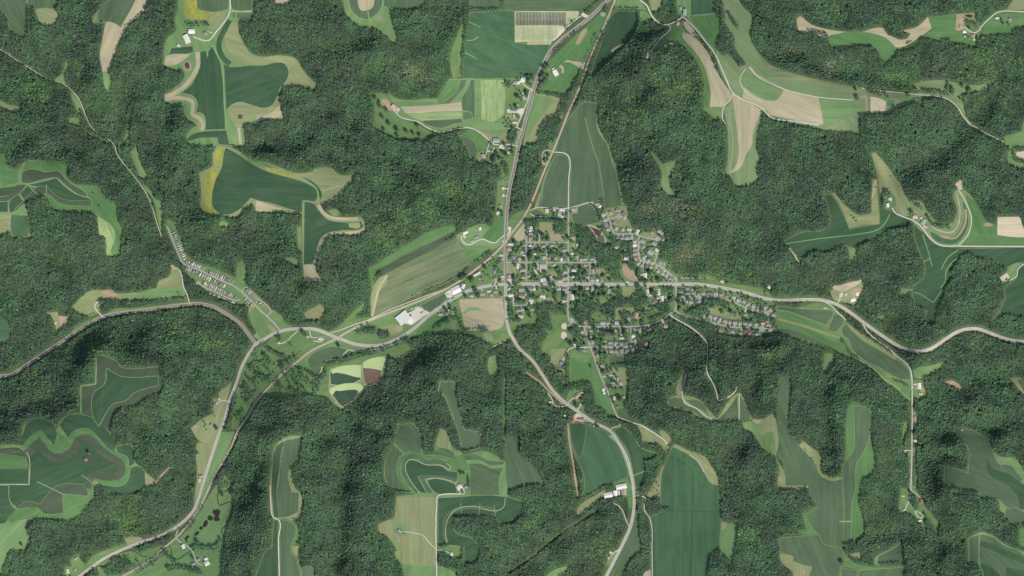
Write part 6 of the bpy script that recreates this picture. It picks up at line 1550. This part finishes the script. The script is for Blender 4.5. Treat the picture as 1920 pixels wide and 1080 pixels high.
TRB = mesh('trailer_box', *box(-6.5, 6.5, -1.25, 1.25, 1.1, 4.0)); TRB.materials.append(None); TRC = mesh('chassis', *box(-6.3, 6.3, -.5, .5, .7, 1.09)); TRC.materials.append(plain_mat('chassis_black', (60, 60, 62)))
def paint(o, c):
    o.material_slots[0].link = 'OBJECT'; o.material_slots[0].material = plain_mat('car_paint_' + c, CC[c], .03, 1, .3, .5)
CN = {'w': 'white', 'd': 'dark', 'b': 'blue', 'r': 'red', 'g': 'silver', 't': 'tan'}
for tkn in CARS.split()[1:]:
    x, y, d, c = tkn.split(','); px, py = float(x), float(y)
    root = link('car', None); root.location = (wx(px), wy(py), on_ground(px, py)+1.6 if py > 0 else 0); root.rotation_euler = (0, 0, math.radians(90-float(d)))
    paint(link('body', CARM, root), c); link('windows', CABM, root); paint(link('roof', roofm, root), c)
    for sx in (-1.35, 1.4):
        for sy in (-.82, .82): w = link('wheel', WHM, root); w.location = (sx, sy, .33)
    tag(root, CN[c] + ' car', 'car', px, py, 'cars on the roads and yards')
for tkn in TRUCKS.split()[1:]:
    x, y, d, c = tkn.split(','); px, py = 720+float(x)/8, 500+float(y)/8
    root = link('truck_trailer', None); root.location = (wx(px), wy(py), on_ground(px, py)+.6); root.rotation_euler = (0, 0, math.radians(-float(d)))
    paint(link('trailer_box', TRB, root), c); link('chassis', TRC, root)
    for sx in (-5.2, -4.2):
        for sy in (-1.05, 1.05): w = link('wheel', WHM, root); w.location = (sx, sy, .5); w.scale = (1.5, 1.5, 1.5)
    tag(root, CN[c] + ' box trailer', 'trailer', px, py, 'trailers parked at the factory')

# ------------------------------------------------------------------ trees: crown shapes
def crown(seed):
    r = np.random.default_rng(seed); lobes = []
    for k in range(9):
        d = r.normal(size=3); d /= np.linalg.norm(d); d[2] = abs(d[2])*.9 - .25
        lobes.append((d*np.array([.5, .5, .55])*r.uniform(.6, 1.05), r.uniform(.38, .56)))
    bm = bmesh.new(); bmesh.ops.create_icosphere(bm, subdivisions=2, radius=1.0)
    for v in bm.verts:
        d = np.array(v.co[:]); best = .3
        for c, R in lobes:
            b = d @ c; q = b*b - (c @ c) + R*R
            if q > 0: best = max(best, b + math.sqrt(q))
        v.co = Vector(d*best*.93*r.uniform(.9, 1.06))
    V = [v.co[:] for v in bm.verts]; F = [tuple(q.index for q in f.verts) for f in bm.faces]; bm.free()
    for k in range(170):
        c, R = lobes[r.integers(len(lobes))]; d = r.normal(size=3); d /= np.linalg.norm(d)
        if d[2] < -.2: d[2] *= -1
        p = c + d*R*r.uniform(.9, 1.12); n = d + r.normal(size=3)*.28 + np.array((0, 0, .25)); n /= np.linalg.norm(n)
        a = np.cross(n, r.normal(size=3)); a /= np.linalg.norm(a); b = np.cross(n, a); s = r.uniform(.1, .19); i = len(V)
        V += [tuple(p + a*s), tuple(p + b*s*.8 + n*s*.3), tuple(p - a*s), tuple(p - b*s*.8 + n*s*.25)]; F.append((i, i+1, i+2, i+3))
    return V, F
tc = NT('tree_leaves'); at_ = tc.n('ShaderNodeAttribute', attribute_type='INSTANCER', attribute_name='tree_colour')
nz = tc.ramp(tc.noise(3.0, 2, .6), .25, .75)
tc.l(tc.mix(1.0, at_.outputs['Color'], tc.mix(nz, (.78, .8, .78), (1.2, 1.2, 1.16)), 'MULTIPLY'), tc.b.inputs['Base Color']); tc.b.inputs['Roughness'].default_value = .75; tc.b.inputs['Specular IOR Level'].default_value = .12
ts = NT('single_tree_leaves'); oi = ts.n('ShaderNodeObjectInfo'); nz = ts.ramp(ts.noise(3.0, 2, .6), .25, .75)
ts.l(ts.mix(1.0, oi.outputs['Color'], ts.mix(nz, (.78, .8, .78), (1.2, 1.2, 1.16)), 'MULTIPLY'), ts.b.inputs['Base Color']); ts.b.inputs['Roughness'].default_value = .75; ts.b.inputs['Specular IOR Level'].default_value = .12
NV = 7
CROWNS = [mesh('crown', *crown(50+k), tc.m) for k in range(NV)]; CROWNS1 = [mesh('crown', *crown(50+k), ts.m) for k in range(NV)]
crown_col = bpy.data.collections.new('crown_shapes')
for k, m in enumerate(CROWNS): crown_col.objects.link(bpy.data.objects.new('crown_%02d' % k, m))

TREE_GAIN = 1.44
PALG = np.array([alb(c) for c in ((79, 105, 79), (82, 111, 79), (75, 102, 80), (86, 110, 83), (79, 103, 77))])*TREE_GAIN
PALD = np.array([alb(c) for c in ((77, 97, 80), (73, 94, 79), (83, 98, 83), (75, 93, 80), (79, 99, 79))])*TREE_GAIN
YEL = np.array(alb((150, 168, 84)))*1.1; BRI = np.array(alb((108, 138, 84)))*TREE_GAIN; SCR = np.array(alb((160, 157, 140)))*1.12; GRY = np.array(alb((120, 116, 116)))*1.1
def spots(s): return [tuple(map(float, t.split(','))) for t in s.split()[1:]]
def tree_colours(px, py, rng):
    n = len(px); pn = vnoise(px, py, 34, 21); pn2 = vnoise(px, py, 11, 22)
    g = (pn*.6 + pn2*.6 - .1 + rng.normal(0, .16, n)) > .5
    c = np.where(g[:, None], PALG[rng.integers(5, size=n)], PALD[rng.integers(5, size=n)])
    c = c*(.84 + .2*pn + .16*pn2)[:, None]
    k = np.zeros(n)
    for x, y, r in spots(BRIGHT): k = np.maximum(k, np.exp(-((px-x)**2+(py-y)**2)/(r*r)))
    k *= (.2 + .9*pn2); k = np.where(rng.random(n) < k*.9, .6, .1*k); c = c*(1-k[:, None]) + BRI*k[:, None]
    sp_ = vnoise(px, py, 8, 61)*.6 + vnoise(px, py, 19, 62)*.5 + rng.normal(0, .05, n); dkp = np.clip((sp_-.62)*6, 0, 1)[:, None]; c = c*(1-dkp*np.array((.3, .24, .2)))
    yy = (rng.random(n) < .002 + .02*k); c[yy] = c[yy]*.35 + .65*YEL*rng.uniform(.7, 1.0, (yy.sum(), 1))
    gg = (rng.random(n) < .012 + .05*(pn < .3)); c[gg] = c[gg]*.5 + GRY*.5
    s = np.zeros(n)
    for x, y, r in spots(SCRUB): s = np.maximum(s, np.exp(-((px-x)**2+(py-y)**2)/(r*r*.6)))
    s *= (rng.random(n) < .75); c = c*(1-.9*s[:, None]) + SCR*.9*s[:, None]
    c *= np.exp(rng.normal(0, .075, n))[:, None]
    c = c*np.array((.95, .97, .97)); return np.clip(c, .01, .6), s

# single trees
trunk_me = None
def trunk():
    V, F = [], []; n = 7
    for z, r in ((-.5, .5), (0, .42), (3, .3), (6.5, .2)): V += [(r*math.cos(k*2*math.pi/n), r*math.sin(k*2*math.pi/n), z) for k in range(n)]
    for j in range(3): F += [(j*n+k, j*n+(k+1) % n, (j+1)*n+(k+1) % n, (j+1)*n+k) for k in range(n)]
    for k in range(4):
        a = k*1.6+.3; b = len(V); d = np.array((math.cos(a), math.sin(a), .9)); p = np.array((0, 0, 3.2+.6*k))
        for s, r in ((0, .14), (2.4, .05)): q = p+d*s; V += [tuple(q+np.array((r, 0, 0))), tuple(q+np.array((-r*.5, r*.87, 0))), tuple(q+np.array((-r*.5, -r*.87, 0)))]
        F += [(b+i, b+(i+1) % 3, b+3+(i+1) % 3, b+3+i) for i in range(3)]
    return V, F
TRUNK = mesh('trunk', *trunk(), plain_mat('bark', (110, 96, 82), .2, 2))
cand = []
for line in TREES.strip().splitlines():
    tk = line.split(); o0 = TILES[tk[0]]; z = o0[2]
    for t in tk[1:]:
        v = [float(q) for q in t.split(',')]; r = (v[2] if len(v) > 2 else (21 if z > 4 else 11))/z
        px, py = o0[0]+v[0]/z, o0[1]+v[1]/z
        if at(forest, px, py): continue
        cand.append((r, px, py))
cand.sort(reverse=True)
EXTRA = [(x, y, r) for r, x, y in cand[290:]]
TALL = 'dark green mid-green light-green'.split()
sel = cand[:290]; cc, _ = tree_colours(np.array([s[1] for s in sel]), np.array([s[2] for s in sel]), np.random.default_rng(3))
for i, (r, px, py) in enumerate(sel):
    root = link('tree', None); root.location = (wx(px), wy(py), on_ground(px, py)+.3); rr = min(r, 4.8)*PX*1.22
    h = 5.5 + rr*1.25; cr = link('crown', CROWNS1[i % NV], root); cr.scale = (rr*.98, rr*.98, rr*.9); cr.location = (0, 0, h - rr*.55); cr.rotation_euler = (0, 0, random.random()*6.28)
    col = cc[i]*.92; cr.color = (*[float(v) for v in col], 1)
    tr = link('trunk', TRUNK, root); tr.scale = (.7+rr*.05, .7+rr*.05, (h-rr*.4)/6.5)
    size = 'large spreading' if r > 4.4 else 'broad round' if r > 3.4 else 'small round'
    tag(root, size + ' tree', 'tree', px, py, 'single trees on open ground')

# the woods
SEEDS = [(40, 130, 'dense wood on the north-western hillside at the left edge'), (330, 60, 'wood between the tan ridge field and the northern ridge farm'), (210, 300, 'wood filling the north-western ravine beside the white lane'), (600, 120, 'large wood between the ridge fields and the ringed hilltop field'), (750, 330, 'broad hillside wood above the striped valley farm'),
         (420, 470, 'wood above the trailer park and below the yellow-edged field'), (620, 570, 'wood between the T-shaped field and the railway'), (60, 520, 'wood west of the trailer park below the striped fields'), (300, 650, 'wooded hill inside the bend of the western highway'), (60, 760, 'wood south of the western highway around the contour field'), (250, 950, 'wood between the contour strips and the south-western road'),
         (470, 850, 'wood between the railway and the south-western strip fields'), (700, 780, 'large wood south of the settling ponds'), (670, 980, 'steep wood between strip fields and brown pasture'), (980, 800, 'wood west of the pale southern road'), (1030, 990, 'wood cut by the dark straight stream'), (1000, 320, 'wooded creek belt between the northern highway and railway'),
         (1180, 240, 'large wood north of the hillside houses'), (1350, 420, 'wood on the hill east of the village street loop'), (1450, 300, 'dark wood between the ridge road and hilltop soybean field'), (1640, 120, 'wood between the tan ridge field and ridge meadow'), (1500, 20, 'wood along the top edge near the bent tan field'), (1830, 260, 'wood around the hilltop clearing at the right'),
         (1660, 520, 'wood above the quarry farm'), (1800, 600, 'wood north of the winding eastern road'), (1850, 740, 'wood east of the narrow eastern valley'), (1620, 720, 'wood between the narrow cornfields and hay-edged strip field'), (1300, 680, 'wooded hill with the pale climbing trail'), (1380, 870, 'wood east of the large southern soybean field'), (1680, 1010, 'wood around the end of the eastern valley'), (1800, 1000, 'wood between the south-eastern corner fields'), (1150, 560, 'trees of the creek wood in the village'), (1420, 600, 'belts of trees between the terrace streets')]
def forest_points():
    s = 2.42; ys = np.arange(-70, 1150, s*.87); P = []
    rng = np.random.default_rng(11)
    for j, y in enumerate(ys):
        x = np.arange(-70, 1990, s) + (s/2 if j % 2 else 0); P.append(np.stack([x, np.full_like(x, y)], 1))
    P = np.concatenate(P); P += rng.uniform(-.9, .9, P.shape)
    inner = at(hedge, P[:, 0], P[:, 1]).copy(); er = np.ones(len(P), bool)
    for dx, dy in ((1.5, 0), (-1.5, 0), (0, 1.5), (0, -1.5)): er &= at(forest, P[:, 0]+dx, P[:, 1]+dy)
    m = at(forest, P[:, 0], P[:, 1]) & (inner | er) & ~at(blocked, P[:, 0], P[:, 1])
    gap = vnoise(P[:, 0], P[:, 1], 5, 81); m &= (rng.random(len(P)) > .03) & ~((gap > .86) & (vnoise(P[:, 0], P[:, 1], 40, 82) > .45)); m &= ~(at(sparse, P[:, 0], P[:, 1]) & ((rng.random(len(P)) < .4) | (vnoise(P[:, 0], P[:, 1], 6, 83) < .5))); P = P[m]
    rad = rng.uniform(2.3, 4.0, len(P)) * np.where(rng.random(len(P)) < .12, 1.5, 1.0) * (.78 + .5*vnoise(P[:, 0], P[:, 1], 18, 33))
    return P, rad, rng
P, rad, rng = forest_points()
if EXTRA:
    E_ = np.array(EXTRA); P = np.concatenate([P, E_[:, :2]]); rad = np.concatenate([rad, np.minimum(E_[:, 2], 4.5)*PX])
vp = rng.uniform((925, 385), (1456, 730), (14000, 2)); vd = np.min(np.stack([np.hypot(vp[:, 0]-f[0], vp[:, 1]-f[1]) for f in FOOT], 1), 1)
lay = at(layer, vp[:, 0], vp[:, 1]); vm = ~at(blocked, vp[:, 0], vp[:, 1]) & ~at(forest, vp[:, 0], vp[:, 1]) & at(lawnmask, vp[:, 0], vp[:, 1]) & (vd < 16) & (vnoise(vp[:, 0], vp[:, 1], 6, 71) > .36)
vp = vp[vm][:1500]; print('VILLAGE', len(vp)); P = np.concatenate([P, vp]); rad = np.concatenate([rad, rng.uniform(2.4, 5.6, len(vp))])
VILLAGE = np.zeros(len(P), bool); VILLAGE[-len(vp):] = True
colr, scr = tree_colours(P[:, 0], P[:, 1], rng)
keep = ~((scr > .35) & (rng.random(len(P)) < .35)); P, rad, colr, scr, VILLAGE = P[keep], rad[keep], colr[keep], scr[keep], VILLAGE[keep]
rad = rad*(1 - .35*scr)
owner = np.argmin(np.stack([(P[:, 0]-x)**2 + (P[:, 1]-y)**2 for x, y, _ in SEEDS], 1), 1)
owner[VILLAGE] = len(SEEDS); SEEDS.append((0, 0, 'garden trees and shrubs scattered among the village houses'))
ng = bpy.data.node_groups.new('tree_scatter', 'GeometryNodeTree')
ng.interface.new_socket('Geometry', in_out='INPUT', socket_type='NodeSocketGeometry'); ng.interface.new_socket('Geometry', in_out='OUTPUT', socket_type='NodeSocketGeometry')
gi, go = ng.nodes.new('NodeGroupInput'), ng.nodes.new('NodeGroupOutput'); iop = ng.nodes.new('GeometryNodeInstanceOnPoints'); ci = ng.nodes.new('GeometryNodeCollectionInfo')
ci.inputs['Collection'].default_value = crown_col; ci.inputs['Separate Children'].default_value = True; ci.inputs['Reset Children'].default_value = True
def named(n, typ):
    x = ng.nodes.new('GeometryNodeInputNamedAttribute'); x.data_type = typ; x.inputs['Name'].default_value = n; return x.outputs[0]
ng.links.new(gi.outputs[0], iop.inputs['Points']); ng.links.new(ci.outputs[0], iop.inputs['Instance']); iop.inputs['Pick Instance'].default_value = True
ng.links.new(named('variant', 'INT'), iop.inputs['Instance Index']); ng.links.new(named('turn', 'FLOAT_VECTOR'), iop.inputs['Rotation']); ng.links.new(named('size', 'FLOAT_VECTOR'), iop.inputs['Scale'])
ng.links.new(iop.outputs[0], go.inputs[0])
gz = hz(P[:, 0], P[:, 1]) - np.where(VILLAGE, 10.5, 0)
for w, (sx, sy, lab) in enumerate(SEEDS):
    m = owner == w; n = int(m.sum())
    if n == 0: continue
    r = rad[m]; hgt = rng.uniform(14, 16.6, n) + (r-3.4)*1.3
    me = bpy.data.meshes.new('woodland'); me.vertices.add(n)
    co = np.stack([wx(P[m, 0]), wy(P[m, 1]), gz[m] + hgt - r*.6], 1); me.vertices.foreach_set('co', co.astype(np.float32).ravel())
    a = me.attributes.new('variant', 'INT', 'POINT'); a.data.foreach_set('value', rng.integers(NV, size=n).astype(np.int32))
    a = me.attributes.new('turn', 'FLOAT_VECTOR', 'POINT'); tv = np.zeros((n, 3), np.float32); tv[:, 2] = rng.random(n)*6.28; tv[:, :2] = rng.normal(0, .12, (n, 2)); a.data.foreach_set('vector', tv.ravel())
    a = me.attributes.new('size', 'FLOAT_VECTOR', 'POINT'); sv = np.stack([r, r*rng.uniform(.85, 1.15, n), r*rng.uniform(.65, .9, n)], 1).astype(np.float32); a.data.foreach_set('vector', sv.ravel())
    a = me.attributes.new('tree_colour', 'FLOAT_COLOR', 'POINT'); a.data.foreach_set('color', np.concatenate([colr[m], np.ones((n, 1))], 1).astype(np.float32).ravel())
    me.materials.append(tc.m)
    o = link('woodland', me); md = o.modifiers.new('trees', 'NODES'); md.node_group = ng
    o['kind'] = 'stuff'; o['category'] = 'woodland' if sx else 'garden trees'; o['label'] = lab
finish_labels()
print('TREES', len(P), 'OBJECTS', len(SC.objects))
